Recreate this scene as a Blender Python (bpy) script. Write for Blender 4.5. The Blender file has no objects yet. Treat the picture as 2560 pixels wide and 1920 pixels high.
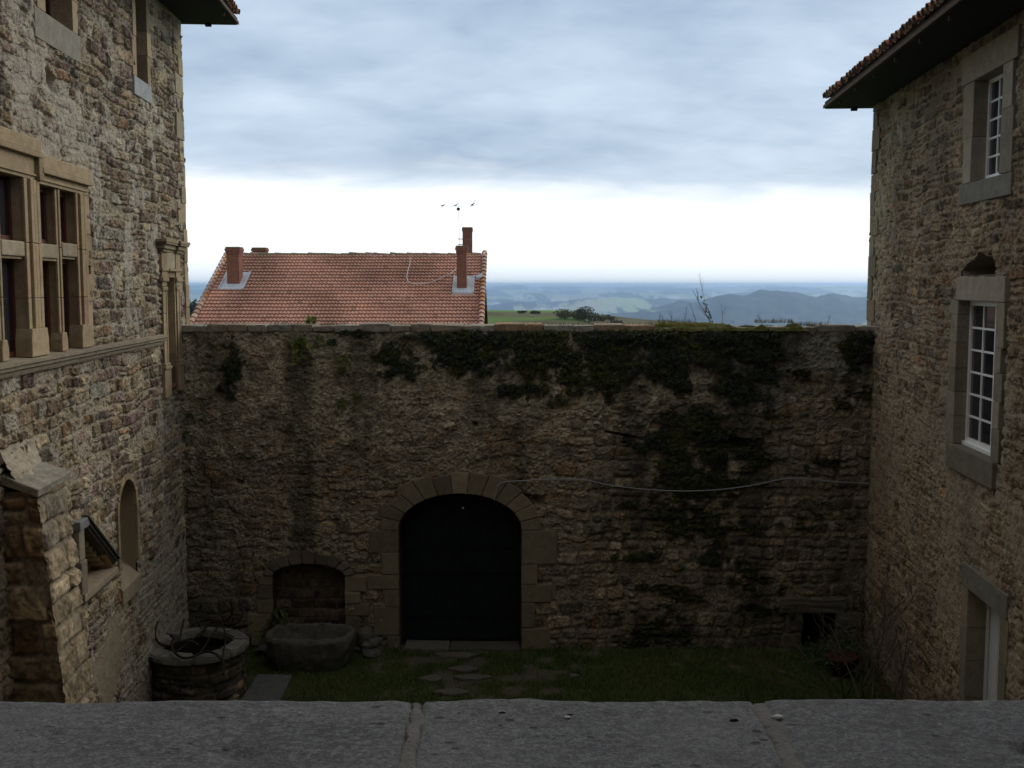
import bpy, bmesh, math, random
import numpy as np
from mathutils import Vector, Matrix, noise as mnoise

SC = bpy.context.scene
COL = SC.collection
rad = math.radians

# ------------------------------------------------------------------ camera
FPX = 2702.0                                   # focal length in photo pixels (photo is 2560 wide)
PITCH = math.atan((960 - 712) / FPX)
cam_d = bpy.data.cameras.new('camera')
cam_d.sensor_width = 36.0
cam_d.lens = FPX / 2560 * 36.0
cam_d.clip_start = 0.05
cam_d.clip_end = 80000
cam = bpy.data.objects.new('camera', cam_d)
cam.rotation_euler = (math.pi / 2 - PITCH, 0, 0)
COL.objects.link(cam)
SC.camera = cam

# ------------------------------------------------------------------ colour management, cycles
SC.view_settings.view_transform = 'Standard'
SC.view_settings.look = 'None'
SC.view_settings.gamma = 1.0
SC.view_settings.exposure = 0.0
try:
    SC.cycles.max_bounces = 6
    SC.cycles.diffuse_bounces = 3
    SC.cycles.volume_bounces = 2
    SC.cycles.use_denoising = True
except Exception:
    pass

# ------------------------------------------------------------------ world (overcast sky)
SUN_EL, SUN_AZ = 27.0, 45.0                    # azimuth measured from straight ahead towards the right
W = bpy.data.worlds.new('World')
SC.world = W
W.use_nodes = True
nt = W.node_tree
nt.nodes.clear()


class NB:
    """small node builder"""
    def __init__(self, tree):
        self.t = tree

    def n(self, kind, **kw):
        nd = self.t.nodes.new(kind)
        for k, v in kw.items():
            setattr(nd, k, v)
        return nd

    def link(self, a, b):
        self.t.links.new(a, b)

    def put(self, sock, v):
        if isinstance(v, bpy.types.NodeSocket):
            self.t.links.new(v, sock)
        else:
            sock.default_value = v

    def math(self, op, a, b=0.0, c=0.0, clamp=False):
        nd = self.n('ShaderNodeMath', operation=op, use_clamp=clamp)
        for i, v in enumerate((a, b, c)):
            self.put(nd.inputs[i], v)
        return nd.outputs[0]

    def sstep(self, x, lo, hi):
        nd = self.n('ShaderNodeMapRange', interpolation_type='SMOOTHSTEP')
        self.put(nd.inputs['Value'], x)
        self.put(nd.inputs['From Min'], lo)
        self.put(nd.inputs['From Max'], hi)
        return nd.outputs[0]

    def maprange(self, x, a, b, c, d):
        nd = self.n('ShaderNodeMapRange')
        for nme, v in (('Value', x), ('From Min', a), ('From Max', b), ('To Min', c), ('To Max', d)):
            self.put(nd.inputs[nme], v)
        return nd.outputs[0]

    def noise(self, vec, scale, detail=4.0, rough=0.55, dist=0.0):
        nd = self.n('ShaderNodeTexNoise')
        if vec is not None:
            self.link(vec, nd.inputs['Vector'])
        nd.inputs['Scale'].default_value = scale
        nd.inputs['Detail'].default_value = detail
        nd.inputs['Roughness'].default_value = rough
        nd.inputs['Distortion'].default_value = dist
        return nd.outputs['Fac']

    def mix(self, f, a, b, blend='MIX'):
        nd = self.n('ShaderNodeMix', data_type='RGBA', blend_type=blend)
        self.put(nd.inputs[0], f)
        for s, v in ((nd.inputs[6], a), (nd.inputs[7], b)):
            if isinstance(v, bpy.types.NodeSocket):
                self.link(v, s)
            else:
                s.default_value = (v[0], v[1], v[2], 1.0)
        return nd.outputs[2]

    def vscale(self, vec, sx, sy, sz):
        nd = self.n('ShaderNodeMapping')
        self.link(vec, nd.inputs['Vector'])
        nd.inputs['Scale'].default_value = (sx, sy, sz)
        return nd.outputs[0]


b = NB(nt)
tc = b.n('ShaderNodeTexCoord')
sep = b.n('ShaderNodeSeparateXYZ')
b.link(tc.outputs['Generated'], sep.inputs[0])
dx, dy, dz = sep.outputs
zz = b.math('ADD', b.math('MAXIMUM', dz, 0.0), 0.25)
comb = b.n('ShaderNodeCombineXYZ')
b.link(b.math('DIVIDE', dx, zz), comb.inputs[0])
b.link(b.math('DIVIDE', dy, zz), comb.inputs[1])
pl = comb.outputs[0]
n1 = b.noise(b.vscale(pl, 0.85, 1.2, 1.0), 1.75, 5.0, 0.50, 0.35)
n2 = b.noise(b.vscale(pl, 1.1, 1.8, 1.0), 3.6, 4.0, 0.50, 0.4)
n3 = b.noise(b.vscale(pl, 1.0, 1.3, 1.0), 6.5, 6.0, 0.6, 0.5)
cl = b.math('ADD', b.math('ADD', b.math('MULTIPLY', n1, 0.55), b.math('MULTIPLY', n2, 0.27)), b.math('MULTIPLY', n3, 0.20))
# broad bands of brightness by height above the horizon
ramp = b.n('ShaderNodeValToRGB')
b.link(b.math('MULTIPLY', dz, 1.0), ramp.inputs[0])
er = ramp.color_ramp
er.interpolation = 'EASE'
er.elements[0].position, er.elements[0].color = 0.07, (0.60,) * 3 + (1,)
er.elements[1].position, er.elements[1].color = 1.0, (0.50,) * 3 + (1,)
for p_, v_ in ((0.105, 0.46), (0.135, 0.52), (0.165, 0.58), (0.20, 0.46), (0.26, 0.34)):
    e_ = er.elements.new(p_)
    e_.color = (v_, v_, v_, 1)
br = b.math('ADD', b.math('MULTIPLY', b.math('SUBTRACT', cl, 0.52), 2.0), ramp.outputs[0])
br = b.math('MINIMUM', b.math('MAXIMUM', br, 0.0), 1.0)
cloud = b.mix(br, (0.325, 0.440, 0.605), (0.80, 0.94, 1.09))
# overhead the cover is thinner and more neutral
cloud = b.mix(b.sstep(dz, 0.30, 0.65), cloud, (0.62, 0.61, 0.59))
# white gap under the cloud base, its edge uneven and lower towards the right
edge = b.math('ADD', dz, b.math('MULTIPLY', b.math('SUBTRACT', b.math('ADD', b.math('MULTIPLY', n2, 0.5), b.math('MULTIPLY', n1, 0.5)), 0.5), 0.075))
edge = b.math('ADD', edge, b.math('MULTIPLY', dx, 0.035))
gap = b.math('SUBTRACT', 1.0, b.sstep(edge, 0.068, 0.108))
cloud = b.mix(gap, cloud, (1.22, 1.26, 1.30))
low = b.math('SUBTRACT', 1.0, b.sstep(dz, -0.005, 0.035))
cloud = b.mix(b.math('MULTIPLY', low, 0.8), cloud, (0.80, 0.92, 1.02))
sky = b.n('ShaderNodeTexSky', sky_type='NISHITA')
sky.sun_disc = False
sky.sun_elevation = rad(SUN_EL)
sky.sun_rotation = rad(SUN_AZ)
SKY_STRENGTH = 0.1
scl = b.n('ShaderNodeVectorMath', operation='SCALE')
b.link(cloud, scl.inputs[0])
scl.inputs['Scale'].default_value = 1.0 / SKY_STRENGTH
final = b.mix(0.92, sky.outputs[0], scl.outputs[0])
bg = b.n('ShaderNodeBackground')
b.link(final, bg.inputs[0])
bg.inputs[1].default_value = SKY_STRENGTH
wo = b.n('ShaderNodeOutputWorld')
b.link(bg.outputs[0], wo.inputs[0])

# ------------------------------------------------------------------ sun behind cloud, ahead and to the right
sd = bpy.data.lights.new('sun', 'SUN')
sd.energy = 1.5
sd.angle = rad(35)
sd.color = (1.0, 0.93, 0.82)
sun = bpy.data.objects.new('sun', sd)
az, el = rad(SUN_AZ), rad(SUN_EL)
to_sun = Vector((math.sin(az) * math.cos(el), math.cos(az) * math.cos(el), math.sin(el)))
sun.rotation_euler = to_sun.to_track_quat('Z', 'Y').to_euler()
sun.location = (20, 30, 40)
COL.objects.link(sun)

# ------------------------------------------------------------------ helpers: objects
def tag(o, label=None, cat=None, group=None, kind=None):
    if label: o['label'] = label
    if cat: o['category'] = cat
    if group: o['group'] = group
    if kind: o['kind'] = kind
    return o


def thing(name, loc, label, cat, group=None):
    o = bpy.data.objects.new(name, None)
    o.empty_display_size = 0.3
    o.location = loc
    COL.objects.link(o)
    return tag(o, label, cat, group)


def world_loc(o):
    l = Vector((0, 0, 0))
    while o is not None:
        l += o.location
        o = o.parent
    return l


def adopt(o, parent):
    """parent o while its vertices stay where they are in the world"""
    if parent is not None:
        l = world_loc(parent)
        o.parent = parent
        o.location = o.location - l
    return o


def link(name, me, mat, parent=None):
    o = bpy.data.objects.new(name, me)
    if mat is not None:
        me.materials.append(mat)
    COL.objects.link(o)
    return adopt(o, parent)


def from_bm(name, bm, mat, parent=None, smooth=False, recalc=True):
    if recalc:
        bmesh.ops.recalc_face_normals(bm, faces=bm.faces[:])
    me = bpy.data.meshes.new(name)
    bm.to_mesh(me)
    bm.free()
    if smooth:
        me.polygons.foreach_set('use_smooth', [True] * len(me.polygons))
    return link(name, me, mat, parent)


def np_mesh(name, V, F, mat, parent=None, col=None, smooth=True):
    """V (n,3), F (m,3 or 4) int, col (n,3)"""
    V = np.asarray(V, np.float32); F = np.asarray(F, np.int32)
    me = bpy.data.meshes.new(name)
    me.vertices.add(len(V)); me.vertices.foreach_set('co', V.ravel())
    k = F.shape[1]
    me.loops.add(F.size); me.loops.foreach_set('vertex_index', F.ravel())
    me.polygons.add(len(F))
    me.polygons.foreach_set('loop_start', np.arange(0, F.size, k, dtype=np.int32))
    me.polygons.foreach_set('loop_total', np.full(len(F), k, np.int32))
    me.polygons.foreach_set('use_smooth', np.full(len(F), smooth, bool))
    me.update(calc_edges=True)
    me.validate()
    if col is not None:
        a = me.attributes.new('Col', 'FLOAT_COLOR', 'POINT')
        c = np.ones((len(V), 4), np.float32); c[:, :3] = col
        a.data.foreach_set('color', c.ravel())
    return link(name, me, mat, parent)


# ------------------------------------------------------------------ helpers: noise
_tabs = {}


def vnoise(x, y, seed):
    if seed not in _tabs:
        _tabs[seed] = np.random.RandomState(seed).rand(256, 256).astype(np.float32)
    T = _tabs[seed]
    xi = np.floor(x).astype(np.int64); yi = np.floor(y).astype(np.int64)
    fx = (x - xi); fy = (y - yi)
    fx = fx * fx * (3 - 2 * fx); fy = fy * fy * (3 - 2 * fy)
    x0, x1, y0, y1 = xi & 255, (xi + 1) & 255, yi & 255, (yi + 1) & 255
    return (T[x0, y0] * (1 - fx) + T[x1, y0] * fx) * (1 - fy) + (T[x0, y1] * (1 - fx) + T[x1, y1] * fx) * fy


def fbm(x, y, seed, octv=4, gain=0.5):
    s, a, t, f = 0, 1.0, 0.0, 1.0
    for k in range(octv):
        s = s + a * vnoise(x * f + 17.3 * k, y * f + 9.1 * k, seed + k)
        t += a; a *= gain; f *= 2.03
    return s / t


def fbc(x, y, seed, octv=4, gain=0.6, k=2.4):
    """fbm stretched to the full 0..1 range"""
    return np.clip((fbm(x, y, seed, octv, gain) - .5) * k + .5, 0, 1)


def sst(x, a, b_):
    t = np.clip((x - a) / (b_ - a), 0, 1)
    return t * t * (3 - 2 * t)


# ------------------------------------------------------------------ helpers: materials
def mat_new(name):
    m = bpy.data.materials.new(name)
    m.use_nodes = True
    t = m.node_tree
    t.nodes.clear()
    q = NB(t)
    p = q.n('ShaderNodeBsdfPrincipled')
    o = q.n('ShaderNodeOutputMaterial')
    q.link(p.outputs[0], o.inputs[0])
    p.inputs['Specular IOR Level'].default_value = 0.25
    return m, q, p


def mat_solid(name, c, rough=0.8, var=0.25, scale=8.0, bump=0.2, bscale=60.0, spec=0.25, metal=0.0, tint=None, stretch=None):
    """one colour broken up by noise, with a fine bump"""
    m, q, p = mat_new(name)
    tcn = q.n('ShaderNodeTexCoord')
    vec = tcn.outputs['Object']
    if stretch:
        vec = q.vscale(vec, *stretch)
    n_ = q.noise(vec, scale, 6.0, 0.62)
    n2_ = q.noise(vec, scale * 7.3, 3.0, 0.6)
    f = q.math('ADD', q.math('MULTIPLY', n_, 0.65), q.math('MULTIPLY', n2_, 0.35))
    f = q.maprange(f, 0.28, 0.72, 0.0, 1.0)
    c2 = tint or tuple(min(1, x * (1 + var)) for x in c)
    c1 = tuple(x * (1 - var) for x in c)
    q.link(q.mix(f, c1, c2), p.inputs['Base Color'])
    p.inputs['Roughness'].default_value = rough
    p.inputs['Metallic'].default_value = metal
    p.inputs['Specular IOR Level'].default_value = spec
    if bump > 0:
        bp = q.n('ShaderNodeBump')
        bp.inputs['Strength'].default_value = bump
        bp.inputs['Distance'].default_value = 0.02
        q.link(q.noise(vec, bscale, 5.0, 0.65), bp.inputs['Height'])
        q.link(bp.outputs[0], p.inputs['Normal'])
    return m


def mat_attr(name, rough=0.92, var=0.45, scale=20.0, bump=0.7, bscale=45.0, spec=0.15, dist=0.03):
    """colour from the mesh attribute Col (each stone, tile, leaf its own colour), broken up by noise"""
    m, q, p = mat_new(name)
    at = q.n('ShaderNodeAttribute', attribute_name='Col')
    tcn = q.n('ShaderNodeTexCoord')
    vec = tcn.outputs['Object']
    n_ = q.noise(vec, scale, 6.0, 0.65)
    n2_ = q.noise(vec, scale * 6, 3.0, 0.6)
    f = q.math('ADD', q.math('MULTIPLY', n_, 0.6), q.math('MULTIPLY', n2_, 0.4))
    f = q.maprange(f, 0.3, 0.7, 1 - var, 1 + var)
    sc_ = q.n('ShaderNodeVectorMath', operation='SCALE')
    q.link(at.outputs['Color'], sc_.inputs[0]); q.link(f, sc_.inputs['Scale'])
    q.link(sc_.outputs[0], p.inputs['Base Color'])
    p.inputs['Roughness'].default_value = rough
    p.inputs['Specular IOR Level'].default_value = spec
    if bump > 0:
        bp = q.n('ShaderNodeBump')
        bp.inputs['Strength'].default_value = bump
        bp.inputs['Distance'].default_value = dist
        q.link(q.noise(vec, bscale, 6.0, 0.7), bp.inputs['Height'])
        q.link(bp.outputs[0], p.inputs['Normal'])
    return m


M = {}
M['masonry'] = mat_attr('rubble_masonry')
M['dressed'] = mat_attr('dressed_stone', var=0.34, scale=6.0, bump=0.5, bscale=40.0)
M['tile'] = mat_attr('clay_tile', rough=0.85, var=0.22, scale=14.0, bump=0.2)
M['leaf'] = mat_attr('leaf', rough=0.6, var=0.2, bump=0.0, spec=0.3)
M['land'] = mat_attr('countryside', var=0.18, scale=0.02, bump=0.0)
M['soil'] = mat_attr('earth', var=0.4, scale=14.0, bump=0.6, bscale=40.0)
M['weathered'] = mat_attr('weathered_lichened_stone', var=.6, scale=7.0, bump=.8, bscale=30)
M['wood_dark'] = mat_solid('old_wood', (0.045, 0.032, 0.022), 0.85, 0.5, 6, 0.4, 30, stretch=(1, 1, 1))
M['wood_red'] = mat_solid('stained_window_wood', (0.09, 0.028, 0.016), 0.6, 0.35, 9, 0.2, 40)
M['gate_paint'] = mat_solid('dark_green_gate_paint', (0.010, 0.0145, 0.0145), 0.7, 0.5, 5, 0.25, 40, spec=0.1)
M['white_paint'] = mat_solid('white_window_paint', (0.86, 0.88, 0.86), 0.45, 0.07, 10, 0.05, 60, spec=0.4)
M['door_paint'] = mat_solid('pale_door_paint', (0.68, 0.73, 0.74), 0.5, 0.10, 4, 0.08, 50, spec=0.4)
M['iron'] = mat_solid('rusty_iron', (0.030, 0.019, 0.014), 0.75, 0.5, 30, 0.3, 120, spec=0.3)
M['conduit'] = mat_solid('grey_plastic_conduit', (0.30, 0.32, 0.35), 0.5, 0.1, 10, 0.0, spec=0.3)
M['zinc'] = mat_solid('zinc_sheet', (0.45, 0.50, 0.56), 0.5, 0.18, 3, 0.1, 20, spec=0.5)
M['brick'] = None
M['aerial'] = mat_solid('aluminium_aerial', (0.82, 0.85, 0.88), 0.4, 0.05, 8, 0, spec=0.5)
M['bird'] = mat_solid('grey_feathers', (0.17, 0.18, 0.21), 0.8, 0.3, 25, 0.0)
M['bark'] = mat_solid('twig_bark', (0.12, 0.088, 0.065), 0.9, 0.4, 30, 0.3, 80)
M['bark_pale'] = mat_solid('pale_twig_bark', (0.30, 0.22, 0.17), 0.9, 0.3, 30, 0.2, 80)
M['granite_rough'] = mat_solid('mossy_granite', (0.10, 0.098, 0.085), 0.9, 0.6, 7, 0.9, 28, tint=(0.17, 0.165, 0.14))
M['render'] = mat_solid('lime_render', (0.22, 0.19, 0.15), 0.95, 0.3, 3, 0.5, 30)


def mat_glass():
    m, q, p = mat_new('window_glass')
    tcn = q.n('ShaderNodeTexCoord')
    n_ = q.noise(tcn.outputs['Object'], 2.0, 3.0)
    q.link(q.mix(n_, (0.012, 0.012, 0.016), (0.035, 0.032, 0.045)), p.inputs['Base Color'])
    p.inputs['Roughness'].default_value = 0.08
    p.inputs['Specular IOR Level'].default_value = 0.5
    return m


M['glass'] = mat_glass()


def mat_brick(name, c1, c2, mortar):
    m, q, p = mat_new(name)
    tcn = q.n('ShaderNodeTexCoord')
    mp = q.n('ShaderNodeMapping')
    q.link(tcn.outputs['Object'], mp.inputs['Vector'])
    mp.inputs['Rotation'].default_value = (math.pi / 2, 0, 0)
    bt = q.n('ShaderNodeTexBrick')
    q.link(mp.outputs[0], bt.inputs['Vector'])
    for k, v in (('Color1', c1), ('Color2', c2), ('Mortar', mortar)):
        bt.inputs[k].default_value = (*v, 1)
    bt.inputs['Scale'].default_value = 1.0
    bt.inputs['Brick Width'].default_value = 0.22
    bt.inputs['Row Height'].default_value = 0.07
    bt.inputs['Mortar Size'].default_value = 0.008
    n_ = q.noise(tcn.outputs['Object'], 6.0, 5.0)
    q.link(q.mix(q.maprange(n_, 0.35, 0.7, 0.0, 0.7), bt.outputs[0], (0.16, 0.075, 0.05)), p.inputs['Base Color'])
    p.inputs['Roughness'].default_value = 0.9
    return m


M['brick'] = mat_brick('chimney_brick', (0.30, 0.095, 0.055), (0.22, 0.07, 0.045), (0.26, 0.17, 0.13))


def mat_granite():
    """grey volcanic slab: pale and dark grains, pits, soft stains"""
    m, q, p = mat_new('grey_lava_slab')
    tcn = q.n('ShaderNodeTexCoord')
    v = tcn.outputs['Object']
    v2 = q.vscale(v, 0.7, 1.0, 1)
    n0 = q.noise(v, 2.2, 5.0, 0.6)
    n1_ = q.noise(v2, 85.0, 4.0, 0.75)
    n2_ = q.noise(v2, 230.0, 3.0, 0.75)
    c = q.mix(q.maprange(n0, 0.35, 0.65, 0, 1), (0.082, 0.085, 0.092), (0.150, 0.153, 0.160))
    c = q.mix(q.maprange(n1_, 0.44, 0.64, 0, 1), c, (0.215, 0.219, 0.228), 'MIX')
    c = q.mix(q.math('MULTIPLY', q.sstep(n2_, 0.48, 0.60), 0.62), c, (0.038, 0.038, 0.041))
    vo = q.n('ShaderNodeTexVoronoi')
    q.link(v2, vo.inputs['Vector']); vo.inputs['Scale'].default_value = 26.0
    pit = q.math('MULTIPLY', q.math('SUBTRACT', 1.0, q.sstep(vo.outputs['Distance'], 0.10, 0.24)),
                 q.sstep(q.noise(v, 9.0, 3.0), 0.46, 0.60))
    c = q.mix(q.math('MULTIPLY', pit, 0.72), c, (0.035, 0.034, 0.034))
    st_ = q.sstep(q.noise(v, 3.6, 6.0, 0.7, 0.6), 0.54, 0.66)
    c = q.mix(q.math('MULTIPLY', st_, 0.45), c, (0.060, 0.058, 0.058))
    lc = q.sstep(q.noise(v, 7.5, 6.0, 0.65), 0.63, 0.69)
    c = q.mix(q.math('MULTIPLY', lc, 0.5), c, (0.24, 0.245, 0.235))
    vo2 = q.n('ShaderNodeTexVoronoi')
    q.link(v, vo2.inputs['Vector']); vo2.inputs['Scale'].default_value = 17.0
    fl = q.math('SUBTRACT', 1.0, q.sstep(vo2.outputs['Distance'], 0.04, 0.09))
    fl = q.math('MULTIPLY', fl, q.sstep(q.noise(v, 5.0, 2.0), 0.54, 0.6))
    c = q.mix(q.math('MULTIPLY', fl, 0.5), c, (0.42, 0.42, 0.41))
    q.link(c, p.inputs['Base Color'])
    p.inputs['Roughness'].default_value = 0.9
    h = q.math('SUBTRACT', q.math('ADD', q.math('MULTIPLY', n1_, 0.5), q.math('MULTIPLY', n2_, 0.35)), q.math('MULTIPLY', pit, 0.6))
    bp = q.n('ShaderNodeBump'); bp.inputs['Strength'].default_value = 0.9; bp.inputs['Distance'].default_value = 0.008
    q.link(h, bp.inputs['Height']); q.link(bp.outputs[0], p.inputs['Normal'])
    return m


M['slab'] = mat_granite()
M['joint'] = mat_solid('grey_joint_mortar', (0.185, 0.180, 0.168), 0.95, 0.35, 24, 0.8, 90)

# ------------------------------------------------------------------ the wall frames (plan of the courtyard)
GZ = -7.6                                       # level of the courtyard grass
YF = 22.0                                       # face of the far wall
JLX, TL = -6.77, -0.06486                       # left house: x at the far wall, change of x per metre of y
JRX, TR = 7.38, 0.08108


class Frame:
    """a vertical wall face: s along it, z up, n outwards"""
    def __init__(self, kind):
        self.kind = kind
        if kind == 'L':
            self.p = lambda s: (JLX + TL * (s - YF), s); nn = Vector((1, -TL, 0))
        elif kind == 'R':
            self.p = lambda s: (JRX + TR * (s - YF), s); nn = Vector((-1, TR, 0))
        else:
            self.p = lambda s: (s, YF); nn = Vector((0, -1, 0))
        self.nv = nn.normalized()

    def at(self, s, z, n=0.0):
        x, y = self.p(s)
        return Vector((x + self.nv.x * n, y + self.nv.y * n, z))

    def arr(self, S, Z, N):
        if self.kind == 'L':
            X, Y = JLX + TL * (S - YF), S
        elif self.kind == 'R':
            X, Y = JRX + TR * (S - YF), S
        else:
            X, Y = S, np.full_like(S, YF)
        return np.stack([X + self.nv.x * N, Y + self.nv.y * N, Z], -1)


FL, FR, FF = Frame('L'), Frame('R'), Frame('F')


# ------------------------------------------------------------------ rubble masonry as real relief
def masonry(U, V, seed, hc=(0.14, 0.30), wc=(0.16, 0.48), wob=0.03, rnd=(0.02, 0.07), split=0.22):
    R = np.random.RandomState(seed)
    u = U + (fbm(U * 0.9, V * 0.9, seed + 11, 3) - .5) * wob * 5 + (fbm(U * 6, V * 6, seed + 21, 2) - .5) * wob * 1.0
    v = V + (fbm(U * 0.5 + 5, V * 0.5, seed + 31, 3) - .5) * wob * 7 + (fbm(U * 5 + 9, V * 5, seed + 41, 2) - .5) * wob * 1.0 \
        + (fbm(U * 2.1 + 3, V * 1.8, seed + 46, 2) - .5) * wob * 2.5
    vb = [v.min() - 0.6]
    while vb[-1] < v.max() + 0.6:
        vb.append(vb[-1] + R.uniform(*hc))
    vb = np.array(vb)
    ci = np.searchsorted(vb, v) - 1
    d = np.zeros_like(u); r1 = np.zeros_like(u); r2 = np.zeros_like(u); r3 = np.zeros_like(u)
    lu = np.zeros_like(u); lv = np.zeros_like(u)
    for c in range(len(vb) - 1):
        m = ci == c
        if not m.any():
            continue
        hgt = vb[c + 1] - vb[c]
        ub = [u.min() - R.uniform(0.3, 0.8)]
        while ub[-1] < u.max() + 0.6:
            ub.append(ub[-1] + R.uniform(wc[0], wc[1]) * (0.6 + 0.8 * hgt / hc[1]) * (1.7 if R.rand() < 0.08 else 1))
        ub = np.array(ub); k = len(ub)
        uu, vv = u[m], v[m]
        si = np.searchsorted(ub, uu) - 1
        a = uu - ub[si]; b2 = ub[si + 1] - uu
        lo = np.full(len(uu), vb[c]); hi = np.full(len(uu), vb[c + 1])
        spl = (R.rand(k) < split)[si] & (hgt > hc[0] * 1.25)
        sp = vb[c] + hgt * R.uniform(0.35, 0.65, k)[si]
        up = vv > sp
        lo = np.where(spl & up, sp, lo); hi = np.where(spl & ~up, sp, hi)
        ins = R.rand(k, 4)
        j = 0.018
        a = a - ins[si, 0] * j; b2 = b2 - ins[si, 1] * j
        bb = vv - lo - ins[si, 2] * j; tt = hi - vv - ins[si, 3] * j
        dxx = np.minimum(a, b2); dyy = np.minimum(bb, tt)
        rr = R.uniform(rnd[0], rnd[1], k)[si]
        corner = (dxx < rr) & (dyy < rr)
        d[m] = np.where(corner, rr - np.sqrt((rr - dxx) ** 2 + (rr - dyy) ** 2), np.minimum(dxx, dyy))
        idn = si * 2 + (spl & up)
        q1, q2, q3 = R.rand(2 * k + 2), R.rand(2 * k + 2), R.rand(2 * k + 2)
        r1[m], r2[m], r3[m] = q1[idn], q2[idn], q3[idn]
        lu[m] = (a - b2) / (a + b2 + 1e-6); lv[m] = (bb - tt) / (bb + tt + 1e-6)
    return dict(d=d, r1=r1, r2=r2, r3=r3, lu=lu, lv=lv)


def stone_relief(ms, U, V, seed, pal, mortar, mw=0.012, bw=0.035, amp=0.035, rough=0.012, mort_var=0.2, en=.042, con=.9):
    """height and colour of the masonry from its layout"""
    ms['d'] = ms['d'] + (fbm(U * 11, V * 11, seed + 91, 3) - .5) * en
    t = np.clip((ms['d'] - mw) / bw, 0, 1)
    prof = np.sqrt(np.clip(1 - (1 - t) ** 2, 0, 1))
    tilt = (ms['r2'] - .5) * 0.030 * ms['lu'] + ((ms['r3'] * 7.3) % 1 - .5) * 0.030 * ms['lv']
    nz = fbm(U * 14, V * 14, seed + 51, 3) - .5
    nf = fbm(U * 32, V * 32, seed + 61, 2) - .5
    sunk = sst(ms['r1'], .16, .10)
    h = prof * (amp * (0.45 + 0.9 * ms['r1']) * (1 - .8 * sunk) + tilt) + nz * rough * 2.4 + nf * rough * 1.8
    pal = np.array(pal, np.float32)
    wts = pal[:, 3] / pal[:, 3].sum(); cum = np.cumsum(wts)
    pi = np.searchsorted(cum, np.clip(ms['r3'] * 0.999 + 0 * U, 0, .9989))
    c = pal[np.clip(pi, 0, len(pal) - 1), :3] * (0.58 + 0.84 * ms['r2'])[..., None]
    c = c * (1 - con / 2 + con * fbc(U * 8, V * 8, seed + 71, 4))[..., None]
    mc = np.array(mortar, np.float32) * (1 - mort_var + 2 * mort_var * fbm(U * 3, V * 3, seed + 81, 3))[..., None]
    w = sst(ms['d'] + nz * 0.02, mw * 0.4, mw + bw * 0.35) * (1 - .75 * sunk)
    return h, mc * (1 - w)[..., None] + c * w[..., None]


def lerp(a, b_, w):
    w = w if a.ndim == w.ndim else w[..., None]
    return a * (1 - w) + b_ * w


def point_in_poly(S, Z, poly):
    inside = np.zeros(S.shape, bool)
    n = len(poly)
    for i in range(n):
        x0, y0 = poly[i]; x1, y1 = poly[(i + 1) % n]
        if y0 == y1:
            continue
        c = ((y0 > Z) != (y1 > Z)) & (S < (x1 - x0) * (Z - y0) / (y1 - y0) + x0)
        inside ^= c
    return inside


def wall_grid(name, fr, s0, s1, z0, z1, ds, dz_, relief, holes, mat, parent):
    ns, nz = int(round((s1 - s0) / ds)) + 1, int(round((z1 - z0) / dz_)) + 1
    S, Z = np.meshgrid(np.linspace(s0, s1, ns), np.linspace(z0, z1, nz), indexing='ij')
    h, c = relief(S, Z)
    P = fr.arr(S, Z, h).reshape(-1, 3)
    i, j = np.meshgrid(np.arange(ns - 1), np.arange(nz - 1), indexing='ij')
    keep = np.ones((ns - 1, nz - 1), bool)
    cs = (S[:-1, :-1] + S[1:, 1:]) / 2; cz = (Z[:-1, :-1] + Z[1:, 1:]) / 2
    for poly in holes:
        keep &= ~point_in_poly(cs, cz, poly)
    a = (i * nz + j)[keep]; b2 = ((i + 1) * nz + j)[keep]; c2 = ((i + 1) * nz + j + 1)[keep]; d2 = (i * nz + j + 1)[keep]
    F = np.stack([a, b2, c2, d2], -1) if fr.kind in ('F',) else (np.stack([a, b2, c2, d2], -1) if fr.kind == 'L' else np.stack([a, d2, c2, b2], -1))
    return np_mesh(name, P, F, mat, parent, c.reshape(-1, 3), smooth=False)


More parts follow.
